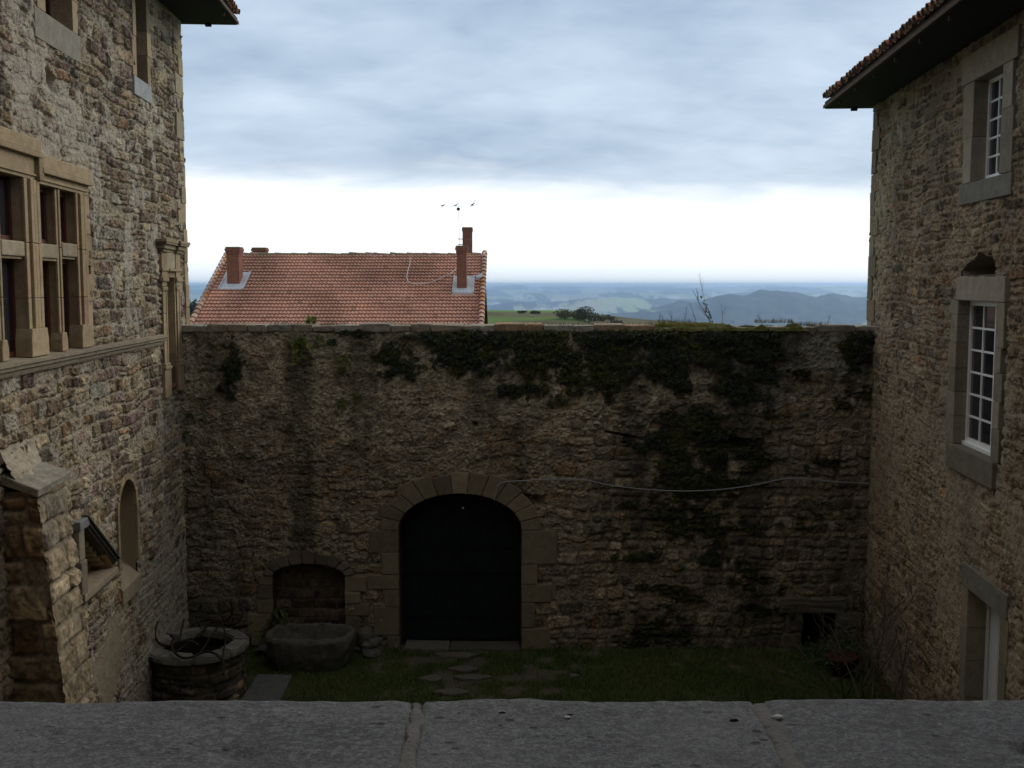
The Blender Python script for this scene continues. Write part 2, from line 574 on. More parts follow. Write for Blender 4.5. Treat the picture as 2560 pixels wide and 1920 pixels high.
# ------------------------------------------------------------------ dressed blocks, built into one bmesh with a colour per block
class Blocks:
    def __init__(self, seed=0):
        self.V, self.F, self.C = [], [], []
        self.R = random.Random(seed)

    def add(self, pts, faces, col):
        k = len(self.V)
        self.V += [tuple(p) for p in pts]
        self.F += [[i + k for i in f] for f in faces]
        self.C += [tuple(col)] * len(pts)

    def colour(self, pal):
        c = self.R.choice(pal); s = self.R.uniform(0.82, 1.16)
        return tuple(x * s for x in c)

    def hexa(self, P8, col, bev=0.012, nseg=0):
        """8 corners: bottom ring 0-3, top ring 4-7; bevelled, faintly uneven"""
        bm = bmesh.new()
        vs = [bm.verts.new(p) for p in P8]
        for f in ((0, 3, 2, 1), (4, 5, 6, 7), (0, 1, 5, 4), (1, 2, 6, 5), (2, 3, 7, 6), (3, 0, 4, 7)):
            bm.faces.new([vs[i] for i in f])
        bmesh.ops.recalc_face_normals(bm, faces=bm.faces[:])
        if bev > 0:
            bmesh.ops.bevel(bm, geom=bm.edges[:], offset=bev, segments=2, affect='EDGES', profile=0.6)
        if nseg:
            bmesh.ops.subdivide_edges(bm, edges=[e for e in bm.edges if e.calc_length() > 0.12], cuts=nseg, use_grid_fill=True)
            for v in bm.verts:
                v.co += Vector((self.R.uniform(-1, 1), self.R.uniform(-1, 1), self.R.uniform(-1, 1))) * bev * 0.35
        bm.verts.index_update()
        self.add([v.co.copy() for v in bm.verts], [[v.index for v in f.verts] for f in bm.faces], col)
        bm.free()

    def box(self, fr, s0, s1, z0, z1, n0, n1, col, bev=0.012, jit=0.0, nseg=0):
        j = lambda: self.R.uniform(-jit, jit)
        P = [fr.at(s0 + j(), z0 + j(), n0), fr.at(s1 + j(), z0 + j(), n0), fr.at(s1 + j(), z0 + j(), n1 + j()), fr.at(s0 + j(), z0 + j(), n1 + j()),
             fr.at(s0 + j(), z1 + j(), n0), fr.at(s1 + j(), z1 + j(), n0), fr.at(s1 + j(), z1 + j(), n1 + j()), fr.at(s0 + j(), z1 + j(), n1 + j())]
        self.hexa(P, col, bev, nseg)

    def poly(self, fr, outline, n0, n1, col, bev=0.012):
        """outline [(s,z)..] extruded from n0 to n1"""
        bm = bmesh.new()
        a = [bm.verts.new(fr.at(s, z, n0)) for s, z in outline]
        c = [bm.verts.new(fr.at(s, z, n1)) for s, z in outline]
        m = len(outline)
        bm.faces.new(a); bm.faces.new(list(reversed(c)))
        for i in range(m):
            bm.faces.new([a[i], a[(i + 1) % m], c[(i + 1) % m], c[i]])
        bmesh.ops.recalc_face_normals(bm, faces=bm.faces[:])
        if bev > 0:
            bmesh.ops.bevel(bm, geom=[e for e in bm.edges], offset=bev, segments=1, affect='EDGES')
        bm.verts.index_update()
        self.add([v.co.copy() for v in bm.verts], [[v.index for v in f.verts] for f in bm.faces], col)
        bm.free()

    def done(self, name, mat, parent=None, smooth=False):
        me = bpy.data.meshes.new(name)
        me.from_pydata(self.V, [], self.F)
        me.update()
        a = me.attributes.new('Col', 'FLOAT_COLOR', 'POINT')
        c = np.ones((len(self.V), 4), np.float32); c[:, :3] = self.C
        a.data.foreach_set('color', c.ravel())
        return link(name, me, mat, parent)


def recess(name, fr, outline, depth, mat, parent, back=True, flare=0.0, n0=0.004):
    """sides (and back) of an opening, going n0 -> -depth"""
    bm = bmesh.new()
    cs = sum(p[0] for p in outline) / len(outline); cz = sum(p[1] for p in outline) / len(outline)
    a = [bm.verts.new(fr.at(s, z, n0)) for s, z in outline]
    c = [bm.verts.new(fr.at(s + (cs - s) * flare, z + (cz - z) * flare, -depth)) for s, z in outline]
    m = len(outline)
    for i in range(m):
        bm.faces.new([a[i], a[(i + 1) % m], c[(i + 1) % m], c[i]])
    if back:
        bm.faces.new(c)
    me = bpy.data.meshes.new(name)
    bm.to_mesh(me); bm.free()
    return link(name, me, mat, parent)


def tube_bm(bm, pts, r, sides=6, r1=None, cap=True):
    pts = [Vector(p) for p in pts]
    rings = []
    up = Vector((0, 0, 1))
    n = len(pts)
    for i, p in enumerate(pts):
        t = (pts[min(i + 1, n - 1)] - pts[max(i - 1, 0)])
        if t.length < 1e-9:
            t = Vector((0, 0, 1))
        t.normalize()
        ref = up if abs(t.dot(up)) < 0.95 else Vector((1, 0, 0))
        a = t.cross(ref).normalized(); b2 = t.cross(a).normalized()
        rr = r if r1 is None else r + (r1 - r) * i / max(1, n - 1)
        rings.append([bm.verts.new(p + (a * math.cos(2 * math.pi * k / sides) + b2 * math.sin(2 * math.pi * k / sides)) * rr) for k in range(sides)])
    for i in range(n - 1):
        for k in range(sides):
            bm.faces.new([rings[i][k], rings[i][(k + 1) % sides], rings[i + 1][(k + 1) % sides], rings[i + 1][k]])
    if cap and n > 1:
        bm.faces.new(rings[0]); bm.faces.new(list(reversed(rings[-1])))


def smooth_path(pts, k=5):
    """Catmull-Rom through pts"""
    P = [Vector(p) for p in pts]
    out = []
    for i in range(len(P) - 1):
        p0, p1, p2, p3 = P[max(i - 1, 0)], P[i], P[i + 1], P[min(i + 2, len(P) - 1)]
        for j in range(k):
            t = j / k
            out.append(0.5 * ((2 * p1) + (p2 - p0) * t + (2 * p0 - 5 * p1 + 4 * p2 - p3) * t * t + (3 * p1 - p0 - 3 * p2 + p3) * t ** 3))
    out.append(P[-1])
    return out


def box_bm(bm, x0, x1, y0, y1, z0, z1, bev=0.0):
    vs = [bm.verts.new(p) for p in ((x0, y0, z0), (x1, y0, z0), (x1, y1, z0), (x0, y1, z0), (x0, y0, z1), (x1, y0, z1), (x1, y1, z1), (x0, y1, z1))]
    fs = [bm.faces.new([vs[i] for i in f]) for f in ((0, 3, 2, 1), (4, 5, 6, 7), (0, 1, 5, 4), (1, 2, 6, 5), (2, 3, 7, 6), (3, 0, 4, 7))]
    if bev > 0:
        es = set(e for f in fs for e in f.edges)
        bmesh.ops.bevel(bm, geom=list(es), offset=bev, segments=2, affect='EDGES')


def frame_box(bm, fr, s0, s1, z0, z1, n0, n1):
    P = [fr.at(s0, z0, n0), fr.at(s1, z0, n0), fr.at(s1, z0, n1), fr.at(s0, z0, n1), fr.at(s0, z1, n0), fr.at(s1, z1, n0), fr.at(s1, z1, n1), fr.at(s0, z1, n1)]
    vs = [bm.verts.new(p) for p in P]
    for f in ((0, 3, 2, 1), (4, 5, 6, 7), (0, 1, 5, 4), (1, 2, 6, 5), (2, 3, 7, 6), (3, 0, 4, 7)):
        bm.faces.new([vs[i] for i in f])


def rect(s0, s1, z0, z1):
    return [(s0, z0), (s1, z0), (s1, z1), (s0, z1)]


def arch_outline(s0, s1, z0, spring, rise, n=20):
    cx, a = (s0 + s1) / 2, (s1 - s0) / 2
    pts = [(s0, z0), (s1, z0)]
    for k in range(n + 1):
        t = math.pi * k / n
        pts.append((cx + a * math.cos(t), spring + rise * math.sin(t)))
    return pts


# leaf clouds -------------------------------------------------------------------------------------
def leaves_mesh(name, P, N, size, cols, mat, parent=None, seed=0, aspect=1.7, spread=0.9):
    """a small folded leaf at each point P facing roughly N"""
    R = np.random.RandomState(seed)
    n = len(P)
    P = np.asarray(P, float); N = np.asarray(N, float)
    N = N + R.normal(0, spread, (n, 3)) * 0.6
    N /= np.linalg.norm(N, axis=1, keepdims=True) + 1e-9
    T = np.cross(N, R.normal(0, 1, (n, 3))); T /= np.linalg.norm(T, axis=1, keepdims=True) + 1e-9
    B = np.cross(N, T)
    s = (size * R.uniform(0.6, 1.4, n))[:, None]
    v0 = P - T * s * aspect * .5; v2 = P + T * s * aspect * .5
    v1 = P + B * s * .45 + N * s * .12; v3 = P - B * s * .45 + N * s * .12
    V = np.stack([v0, v1, v2, v3], 1).reshape(-1, 3)
    F = np.arange(4 * n).reshape(n, 4)
    C = np.repeat(np.asarray(cols, float), 4, 0)
    return np_mesh(name, V, F, mat, parent, C, smooth=False)


def blades_mesh(name, P, h, w, cols, mat, parent=None, seed=0, lean=0.5, nvec=None):
    """grass: one bent blade per point"""
    R = np.random.RandomState(seed)
    n = len(P); P = np.asarray(P, float)
    an = R.uniform(0, 2 * math.pi, n)
    side = np.stack([np.cos(an), np.sin(an), 0 * an], 1)
    dirv = np.stack([-np.sin(an), np.cos(an), 0 * an], 1) * (R.uniform(-1, 1, n) * lean)[:, None] + np.array([0, 0, 1.0])
    if nvec is not None:
        dirv = dirv + nvec
    hh = (h * R.uniform(0.5, 1.4, n))[:, None]
    ww = (w * R.uniform(0.7, 1.3, n))[:, None]
    v0 = P - side * ww * .5; v1 = P + side * ww * .5
    mid = P + dirv * hh * .55
    v2 = mid + side * ww * .4; v3 = mid - side * ww * .4
    tip = P + dirv * hh * np.array([1.25, 1.25, 0.95])
    V = np.stack([v0, v1, v2, v3, tip], 1).reshape(-1, 3)
    k = np.arange(n)[:, None] * 5
    Q = (k + np.array([[0, 1, 2, 3]]))
    T3 = (k + np.array([[3, 2, 4, 4]]))
    # tips as degenerate-free triangles: separate triangle mesh joined through quads split in two
    tri = np.concatenate([k + np.array([[0, 1, 2]]), k + np.array([[0, 2, 3]]), k + np.array([[3, 2, 4]])], 0)
    C = np.repeat(np.asarray(cols, float), 5, 0)
    return np_mesh(name, V, tri, mat, parent, C, smooth=False)


# ================================================================== LEFT HOUSE (manor)
PAL_L = [(0.312, 0.247, 0.161, 5.000), (0.250, 0.189, 0.121, 4.000), (0.198, 0.146, 0.100, 2.400), (0.224, 0.163, 0.136, 2.400), (0.182, 0.124, 0.109, 1.800), (0.242, 0.218, 0.174, 2.400), (0.385, 0.334, 0.239, 1.200), (0.250, 0.153, 0.087, 0.800)]
MORT_L = (0.389, 0.343, 0.259)
TAN = [(0.357, 0.278, 0.175), (0.326, 0.253, 0.158), (0.378, 0.296, 0.187), (0.304, 0.236, 0.148)]
PALE = [(0.399, 0.339, 0.245), (0.357, 0.303, 0.219)]

manor = thing('manor_house', (JLX, YF, GZ), 'tall tan rubble-stone manor on the left with mullioned window and buttress', 'house')
ZL_TOP = 5.40
SL_END = 22.70

HOLES_L = [rect(11.95, 16.36, -1.0, 1.68),
           rect(14.70, 16.22, 3.60, 5.36), rect(14.53, 16.29, 3.28, 3.62), rect(19.15, 20.22, 3.60, 5.36), rect(19.13, 20.19, 3.33, 3.62),
           rect(20.50, 21.88, -2.1, .80),
           arch_outline(17.42, 18.42, -5.2, -3.78, .52),
           [(15.55, -4.52), (16.95, -4.52), (16.88, -4.40), (15.72, -3.52), (15.55, -3.52)]]


def relief_left(S, Z):
    ms = masonry(S, Z, 101, hc=(0.14, 0.26), wc=(0.15, 0.48), wob=0.030, rnd=(0.01, 0.06), split=.20)
    h, c = stone_relief(ms, S, Z, 101, PAL_L, MORT_L, mw=0.012, bw=0.022, amp=0.038, rough=0.020)
    # mortar smeared over the stones, most of all above the window and along an old vertical seam
    nz = fbm(S * 1.3, Z * 1.3, 140, 5); nf = fbc(S * 8, Z * 8, 150, 4, .65, 1.9)
    zone = np.exp(-((S - 15.2) / 1.6) ** 2 - ((Z - 2.3) / .9) ** 2) * .30 + np.exp(-((S - 20.3) / .18) ** 2) * .22 * (Z < 3) \
        + np.exp(-((S - 18.6) / .5) ** 2 - ((Z - .9) / 1.2) ** 2) * .22 + sst(-Z, 4.4, 5.6) * .16
    p = sst(nz * .75 + nf * .25 + zone, .56, .72) * .85
    h = lerp(h, 0.030 + (nf - .5) * 0.035, p * .8)
    c = lerp(c, np.array([.42, .385, .315]) * (0.8 + .4 * nf[..., None]), p * .9)
    # smooth render low on the wall under the slit
    q_ = sst(fbm(S * 1.1, Z * 1.1, 160, 4) * .6 + np.exp(-((S - 16.9) / 1.1) ** 2 - ((Z + 5.9) / .9) ** 2) * .55, .56, .66)
    h = lerp(h, 0.035 + (nf - .5) * 0.012, q_)
    c = lerp(c, np.array([.38, .325, .24]) * (0.88 + .24 * nf[..., None]), q_)
    # a put-log hole
    hole = np.exp(-(((S - 15.1) / .17) ** 4 + ((Z - 2.78 + .3 * (S - 15.1)) / .10) ** 4))
    h = h - .22 * hole
    # dirt running down from the sill, the base darker
    w = sst(nz + (.95 - np.abs(Z + 1.25)) * .1, .5, .8) * .25
    c = c * (1 - w[..., None])
    c = c * (1 - .25 * sst(-Z, 6.4, 7.6) * (0.5 + nz))[..., None]
    return h, c


wall_grid('wall', FL, 11.0, SL_END, GZ - .3, ZL_TOP, .020, .0150, relief_left, HOLES_L, M['masonry'], manor)


def relief_coarse(seed, pal, mort):
    def f(S, Z):
        ms = masonry(S, Z, seed, hc=(0.14, 0.28), wc=(0.16, 0.45))
        return stone_relief(ms, S, Z, seed, pal, mort, mw=0.012, bw=0.05, amp=0.045)
    return f


wall_grid('near_wall', FL, 2.6, 11.0, GZ - .3, ZL_TOP, .07, .06, relief_coarse(111, PAL_L, MORT_L), [], M['masonry'], manor)
# body of the house behind its face, and the far gable
bm = bmesh.new()
P = [FL.at(2.6, GZ - .3, -.5), FL.at(SL_END - .02, GZ - .3, -.5), FL.at(SL_END - .02, GZ - .3, -9), FL.at(2.6, GZ - .3, -9)]
vs0 = [bm.verts.new(p) for p in P]
vs1 = [bm.verts.new((p.x, p.y, ZL_TOP)) for p in P]
for i in range(4):
    bm.faces.new([vs0[i], vs0[(i + 1) % 4], vs1[(i + 1) % 4], vs1[i]])
bm.faces.new(vs1)
from_bm('house_body', bm, M['render'], manor)

# quoins on the far corner
B = Blocks(3)
z = GZ
k = 0
while z < ZL_TOP - .05:
    hh = B.R.uniform(.34, .56)
    z1 = min(z + hh, ZL_TOP)
    wdt = .62 if k % 2 else .36
    if not (z < .95 and z1 > -2.3):
        B.box(FL, SL_END - wdt, SL_END + B.R.uniform(.0, .02), z + .006, z1 - .006, -.5, .040 + B.R.uniform(-.008, .012), B.colour(TAN + PALE), .008, .006)
    else:
        B.box(FL, SL_END - .30, SL_END + B.R.uniform(.0, .02), z + .006, z1 - .006, -.5, .048 + B.R.uniform(0, .015), B.colour(TAN), .015, .006)
    z = z1; k += 1
B.done('quoins', M['dressed'], manor)

# string course under the mullioned window
B = Blocks(4)
s = 2.8
while s < 20.42:
    e = min(s + B.R.uniform(.9, 1.5), 20.42)
    col = B.colour([(.30, .255, .185), (.27, .235, .175)])
    prof = [(-.2, -1.13), (.055, -1.13), (.075, -1.10), (.085, -1.06), (.13, -1.04), (.14, -1.0), (.17, -.985), (.175, -.945), (-.2, -.915)]
    bmv = []
    P0 = [FL.at(s + .004, zz_ + B.R.uniform(-.004, .004), n_) for n_, zz_ in prof]
    P1 = [FL.at(e - .004, zz_ + B.R.uniform(-.004, .004), n_) for n_, zz_ in prof]
    m_ = len(prof)
    B.add(P0 + P1, [[i, (i + 1) % m_, m_ + (i + 1) % m_, m_ + i] for i in range(m_)] + [list(range(m_)), list(range(2 * m_ - 1, m_ - 1, -1))], col)
    s = e
B.done('string_course', M['dressed'], manor)


# ---- mullioned window (two bays); the posts carry vertical mouldings and stop on plain square feet
def moulded_post(B, fr, s0, s1, z0, z1, col, depth=.34, foot=.32, n_face=.05, ribs=3, foot_grow=.03, joints=(.0,)):
    w = s1 - s0
    cuts = [z0] + [z0 + (z1 - z0) * t for t in joints if 0 < t < 1] + [z1]
    for i in range(len(cuts) - 1):
        a, c = cuts[i] + .003, cuts[i + 1] - .003
        cc = tuple(x * B.R.uniform(.9, 1.08) for x in col)
        B.box(fr, s0 + .03, s1 - .03, a, c, -depth, n_face - .03, cc, .006)
        aa = a if i else z0 + foot
        if c - aa < .05:
            continue
        for k in range(ribs):
            r0 = s0 + w * (k + .12) / ribs; r1 = s0 + w * (k + .86) / ribs
            nn = n_face + (.012 if k % 2 else 0) - (.02 if k in (0, ribs - 1) else 0)
            B.box(fr, r0, r1, aa, c, n_face - .06, nn, cc, .010)
    if foot > 0:
        o = [(s0 - foot_grow, z0), (s1 + foot_grow, z0), (s1 + foot_grow, z0 + foot * .62), (s1 - .01, z0 + foot), (s0 + .01, z0 + foot), (s0 - foot_grow, z0 + foot * .62)]
        B.poly(fr, o, -depth + .02, n_face + .02, tuple(x * 1.06 for x in col), .008)


B = Blocks(5)
for (s0, s1, z1, nf_, ft) in ((13.86, 14.40, 1.36, .075, .36), (15.09, 15.27, 1.33, .03, .26), (15.86, 16.28, 1.33, .06, .34), (13.03, 13.17, 1.42, .03, .26), (11.9, 12.4, 1.42, .075, .36)):
    moulded_post(B, FL, s0, s1, -.925, z1, B.colour(TAN), .26, ft, nf_, 4 if s1 - s0 > .3 else 2, joints=(.33, .64))
# outer jamb blocks beyond the moulding
for za, zb, w_ in ((-.9, -.25, .10), (-.25, .28, .22), (.28, .75, .16), (.75, 1.33, .10)):
    B.box(FL, 16.26, 16.38 + w_, za + .004, zb - .004, -.2, .040, B.colour(TAN), .012, .006)
# transoms
for (s0, s1, z0) in ((14.38, 15.10, .36), (15.26, 15.88, .40), (13.15, 13.88, .36), (12.38, 13.05, .36)):
    B.box(FL, s0, s1, z0, z0 + .19, -.40, .035, B.colour(PALE), .02)
    B.box(FL, s0, s1, z0 - .035, z0 + .0, -.36, .0, B.colour(TAN), .008)
# heads: lintel with a drip mould, left bay a little higher
for (s0, s1, z0, z1) in ((14.42, 16.42, 1.33, 1.62), (11.9, 14.41, 1.36, 1.80)):
    c_ = B.colour(TAN)
    B.box(FL, s0, s1, z0, z1 - .14, -.42, .045, c_, .010)
    B.box(FL, s0 - .0, s1 + .02, z1 - .15, z1 - .085, -.2, .115, tuple(x * .95 for x in c_), .014)
    B.box(FL, s0 - .0, s1 + .05, z1 - .085, z1 + .10, -.2, .085, tuple(x * 1.05 for x in c_), .02)
    B.box(FL, s0 + .02, s1 - .08, z0 + .045, z0 + .075, -.2, .068, c_, .008)
B.box(FL, 14.30, 14.47, 1.36, 1.72, -.2, .105, B.colour(TAN), .015)
win = B.done('mullioned_window', M['dressed'], manor)
bm = bmesh.new()
for (s0, s1, z1) in ((12.4, 13.05, 1.42), (13.15, 13.88, 1.42), (14.38, 15.10, 1.33), (15.26, 15.88, 1.33)):
    for (za, zb) in ((-.92, .37), (.55, z1)):
        for (a, c, d, e) in ((s0, s0 + .07, za, zb), (s1 - .07, s1, za, zb), (s0 + .07, s1 - .07, za, za + .07), (s0 + .07, s1 - .07, zb - .07, zb)):
            frame_box(bm, FL, a, c, d, e, -.17, -.115)
from_bm('window_frame', bm, M['wood_red'], win)
for (s0, s1, z1) in ((12.4, 13.05, 1.42), (13.15, 13.88, 1.42), (14.38, 15.10, 1.33), (15.26, 15.88, 1.33)):
    for (za, zb) in ((-.92, .37), (.55, z1)):
        bm = bmesh.new()
        frame_box(bm, FL, s0 + .05, s1 - .05, za + .05, zb - .05, -.155, -.145)
        from_bm('pane', bm, M['glass'], win)


# ---- the two windows of the upper floor
def plain_window(name, fr, s0, s1, z0, z1, jamb, sill_rect, sill_col, lintel, depth, pal, parent, frame_mat, grid, seed, proud=.045, frame_w=.06, bar=.03, split_mid=False, blocks=(0.4, 0.7), sill_n=.05):
    """stone-framed window: jamb stones, lintel, sill > frame, pane"""
    B = Blocks(seed)
    for side in (0, 1):
        z = z0
        k = side
        while z < z1 - .02:
            zb = min(z + B.R.uniform(*blocks), z1)
            if z1 - zb < .2:
                zb = z1
            w_ = jamb[side] * (1.0 if k % 2 else 1.25)
            if side == 0:
                B.box(fr, s0 - w_, s0, z + .003, zb - .003, -depth - .05, proud + B.R.uniform(-.006, .006), B.colour(pal), .010)
            else:
                B.box(fr, s1, s1 + w_, z + .003, zb - .003, -depth - .05, proud + B.R.uniform(-.006, .006), B.colour(pal), .010)
            z = zb; k += 1
    if lintel:
        B.box(fr, lintel[0], lintel[1], z1 + .003, lintel[2], -depth - .05, proud + .008, B.colour(pal), .014)
    B.box(fr, sill_rect[0], sill_rect[1], sill_rect[2], z0 - .003, -depth - .05, sill_n, sill_col, .014)
    w = B.done(name, M['dressed'], parent)
    bm = bmesh.new()
    fw = frame_w
    n0, n1 = -depth - .03, -depth + .03
    frame_box(bm, fr, s0, s0 + fw, z0, z1, n0, n1); frame_box(bm, fr, s1 - fw, s1, z0, z1, n0, n1)
    frame_box(bm, fr, s0 + fw, s1 - fw, z1 - fw, z1, n0, n1); frame_box(bm, fr, s0 + fw, s1 - fw, z0, z0 + fw * 1.5, n0, n1 + .01)
    frame_box(bm, fr, s0 + .001, s1 - .001, z0 - .0, z0 + fw * .7, n1, n1 + .05)
    nc, nr = grid
    i0, i1, j0, j1 = s0 + fw, s1 - fw, z0 + fw * 1.5, z1 - fw
    for c in range(1, nc):
        x = i0 + (i1 - i0) * c / nc
        bw_ = bar * (2.6 if (split_mid and c * 2 == nc) else 1)
        frame_box(bm, fr, x - bw_ / 2, x + bw_ / 2, j0, j1, n0 + .012, n1 - .012 + (.016 if bw_ > bar else 0))
    for r in range(1, nr):
        y = j0 + (j1 - j0) * r / nr
        frame_box(bm, fr, i0, i1, y - bar / 2, y + bar / 2, n0 + .016, n1 - .016)
    from_bm('window_frame', bm, frame_mat, w)
    bm = bmesh.new()
    frame_box(bm, fr, s0 + fw * .5, s1 - fw * .5, z0 + fw * .5, z1 - fw * .5, -depth - .012, -depth - .004)
    from_bm('pane', bm, M['glass'], w)
    return w


plain_window('window', FL, 14.92, 16.02, 3.64, 5.15, (.24, .22), (14.5, 16.32, 3.24), (.27, .25, .205), (14.6, 16.3, 5.38), .30, TAN, manor, M['wood_red'], (4, 3), 21)
w2 = plain_window('window', FL, 19.32, 20.02, 3.62, 5.15, (.20, .22), (19.1, 20.22, 3.30), (.36, .375, .385), (19.1, 20.25, 5.38), .30, TAN, manor, M['wood_red'], (2, 4), 22)

# ---- tall pilastered window at the corner
B = Blocks(6)
c_ = (.34, .27, .175)
for s0, s1 in ((20.46, 20.88), (21.54, 21.92)):
    if s0 < 21:
        base = (-2.15, -1.62)
    else:
        base = (-2.12, -1.62)
    cc = B.colour(TAN)
    B.box(FL, s0 - .04, s1 + .02, base[0], base[1], -.2, .095, cc, .015)
    B.box(FL, s0 - .02, s1 + .03, base[1], base[1] + .07, -.2, .115, cc, .02)
    B.box(FL, s0 + .02, s1 - .02, base[1] + .07, base[1] + .13, -.2, .095, cc, .02)
    # shaft of stacked drums with a sunk panel
    z = base[1] + .13
    for ht in (.42, .52, .42, .0):
        zt = z + ht if ht else -.10
        cc = B.colour(TAN)
        B.box(FL, s0 + .05, s1 - .05, z + .003, zt - .003, -.2, .062, cc, .012)
        B.box(FL, s0 + .05, s0 + .12, z + .003, zt - .003, -.2, .074, cc, .008)
        B.box(FL, s1 - .12, s1 - .05, z + .003, zt - .003, -.2, .074, cc, .008)
        z = zt
    cc = B.colour(TAN)
    B.box(FL, s0 + .02, s1 - .02, -.10, -.04, -.2, .088, cc, .015)
    B.box(FL, s0 + .03, s1 - .03, -.04, .06, -.2, .075, cc, .03)
    B.box(FL, s0 - .02, s1 + .02, .06, .14, -.2, .105, cc, .02)
    B.box(FL, s0 + .0, s1 - .0, .14, .62, -.2, .08, cc, .012)
    B.box(FL, s0 - .04, s1 + .04, .26, .32, -.2, .105, cc, .015)
B.box(FL, 20.90, 21.52, .14, .26, -.3, .06, B.colour(TAN), .012)
B.box(FL, 20.90, 21.52, .26, .31, -.3, .13, B.colour(TAN), .012)
B.box(FL, 20.90, 21.52, .31, .62, -.3, .07, B.colour(PALE), .012)
for k, (za, zb, nn) in enumerate(((.62, .68, .12), (.68, .76, .16), (.76, .80, .21), (.80, .86, .22))):
    cc = tuple(x * (.85 if k % 2 else .72) for x in c_)
    B.box(FL, 20.44 - .05 * k, 20.92 + .02 * k, za, zb, -.2, nn, cc, .012)
    B.box(FL, 20.92, 21.52, za + .001, zb - .001, -.2, nn - .05, cc, .012)
    B.box(FL, 21.50 - .02 * k, 22.05 + .06 * k, za, zb, -.2, nn, cc, .012)
B.box(FL, 20.90, 21.52, -2.02, -1.95, -.35, .06, B.colour([(.20, .09, .07)]), .01)
pw = B.done('pilastered_window', M['dressed'], manor)
B = Blocks(61)
zs = [-1.98, -1.35, -.75, -.25, .14]
for (ja, jb) in ((21.50, 21.56), (20.86, 20.92)):
    B = Blocks(61)
    for i in range(4):
        B.box(FL, ja, jb, zs[i], zs[i + 1] - .004, -.55, .05, B.colour(TAN), .004)
    B.done('jamb', M['dressed'], pw)
bm = bmesh.new(); frame_box(bm, FL, 20.9, 21.52, -1.98, .14, -.56, -.50)
from_bm('pane', bm, M['glass'], pw)

# ---- blind round-headed slit with a hollow back and a sloping foot
bm = bmesh.new()
rows = []
NZ, NA = 26, 14
for iz in range(NZ + 1):
    z = -5.12 + 1.86 * iz / NZ
    row = []
    for ia in range(NA + 1):
        t = math.pi * ia / NA
        half = .5 if z < -3.78 else .5 * math.sqrt(max(0.0, 1 - ((z + 3.78) / .52) ** 2))
        jg = .008 if iz in (11, 18) else 0
        row.append(bm.verts.new(FL.at(17.92 - half * math.cos(t), z, -.42 * (half / .5) * math.sin(t) - jg + .0)))
    rows.append(row)
for iz in range(NZ):
    for ia in range(NA):
        bm.faces.new([rows[iz][ia], rows[iz][ia + 1], rows[iz + 1][ia + 1], rows[iz + 1][ia]])
niche_st = from_bm('blind_slit', bm, None, manor, smooth=True)
M['slit'] = mat_solid('hollow_tan_stone', (.27, .215, .14), .92, .2, 4, .3, 40)
niche_st.data.materials.append(M['slit'])
B = Blocks(7)
segs = 7
out = []
for i in range(segs):
    t0, t1 = math.pi * i / segs, math.pi * (i + 1) / segs
    ring = []
    for t in np.linspace(t0 + .01, t1 - .01, 4):
        ring.append((17.92 + .5 * math.cos(t), -3.78 + .52 * math.sin(t)))
    for t in np.linspace(t1 - .01, t0 + .01, 4):
        ring.append((17.92 + .60 * math.cos(t), -3.78 + .62 * math.sin(t)))
    B.poly(FL, ring, -.1, .055, B.colour(TAN), .006)
z = -4.75
for hgt in (.34, .32, .31):
    B.box(FL, 17.32, 17.42, z + .003, z + hgt - .003, -.1, .055, B.colour(TAN), .008)
    B.box(FL, 18.42, 18.56, z + .003, z + hgt - .003, -.1, .055, B.colour(TAN), .008)
    z += hgt
P = [FL.at(17.40, -5.28, -.38), FL.at(18.46, -5.28, -.38), FL.at(18.46, -5.28, .075), FL.at(17.40, -5.28, .075),
     FL.at(17.40, -4.58, -.38), FL.at(18.46, -4.58, -.38), FL.at(18.46, -5.02, .075), FL.at(17.40, -5.02, .075)]
B.hexa(P, (.33, .28, .20), .02)
B.done('slit_frame', M['dressed'], niche_st)

# ---- sloping carved hood with a row of small blocks over a three-cornered recess
out3 = [(15.55, -4.52), (16.95, -4.52), (16.88, -4.40), (15.72, -3.52), (15.55, -3.52)]
M['recess_tan'] = mat_solid('worn_orange_stone', (.50, .35, .21), .95, .3, 5, .4, 40)
rc = recess('corniced_recess', FL, out3, .26, M['recess_tan'], manor, n0=.06)
B = Blocks(8)
dk = (.095, .09, .082)


def slant(B, s0, z0, s1, z1, t0, t1, n0, n1, col, bev=.01):
    d = Vector((s1 - s0, z1 - z0)).normalized(); nrm = Vector((-d.y, d.x))
    o = [(s0 + nrm.x * t0, z0 + nrm.y * t0), (s1 + nrm.x * t0, z1 + nrm.y * t0), (s1 + nrm.x * t1, z1 + nrm.y * t1), (s0 + nrm.x * t1, z0 + nrm.y * t1)]
    B.poly(FL, o, n0, n1, col, bev)


slant(B, 15.60, -3.44, 17.02, -4.42, -.05, -.01, -.2, .085, dk)
slant(B, 15.60, -3.44, 17.02, -4.42, -.01, .03, -.2, .12, tuple(x * 1.3 for x in dk))
slant(B, 15.60, -3.44, 17.02, -4.42, .03, .065, -.2, .155, tuple(x * .8 for x in dk))
slant(B, 15.60, -3.44, 17.02, -4.42, .065, .09, -.2, .14, tuple(x * 1.5 for x in dk))
B.done('sloping_cornice', M['dressed'], rc)
B = Blocks(9)
for k in range(7):
    t = (k + .6) / 7.4
    s, z = 15.66 + 1.24 * t, -3.60 - .86 * t
    B.box(FL, s - .05, s + .05, z - .05, z + .05, -.24, -.03, (.30, .24, .16), .03)
B.done('cornice_block', M['dressed'], rc)
B = Blocks(10)
B.box(FL, 15.28, 15.70, -3.54, -3.40, -.2, .13, (.19, .20, .205), .02)
B.box(FL, 15.30, 15.55, -4.0, -3.54, -.2, .10, (.27, .24, .185), .03)
B.box(FL, 15.30, 15.56, -4.5, -4.0, -.2, .12, (.22, .19, .15), .02)
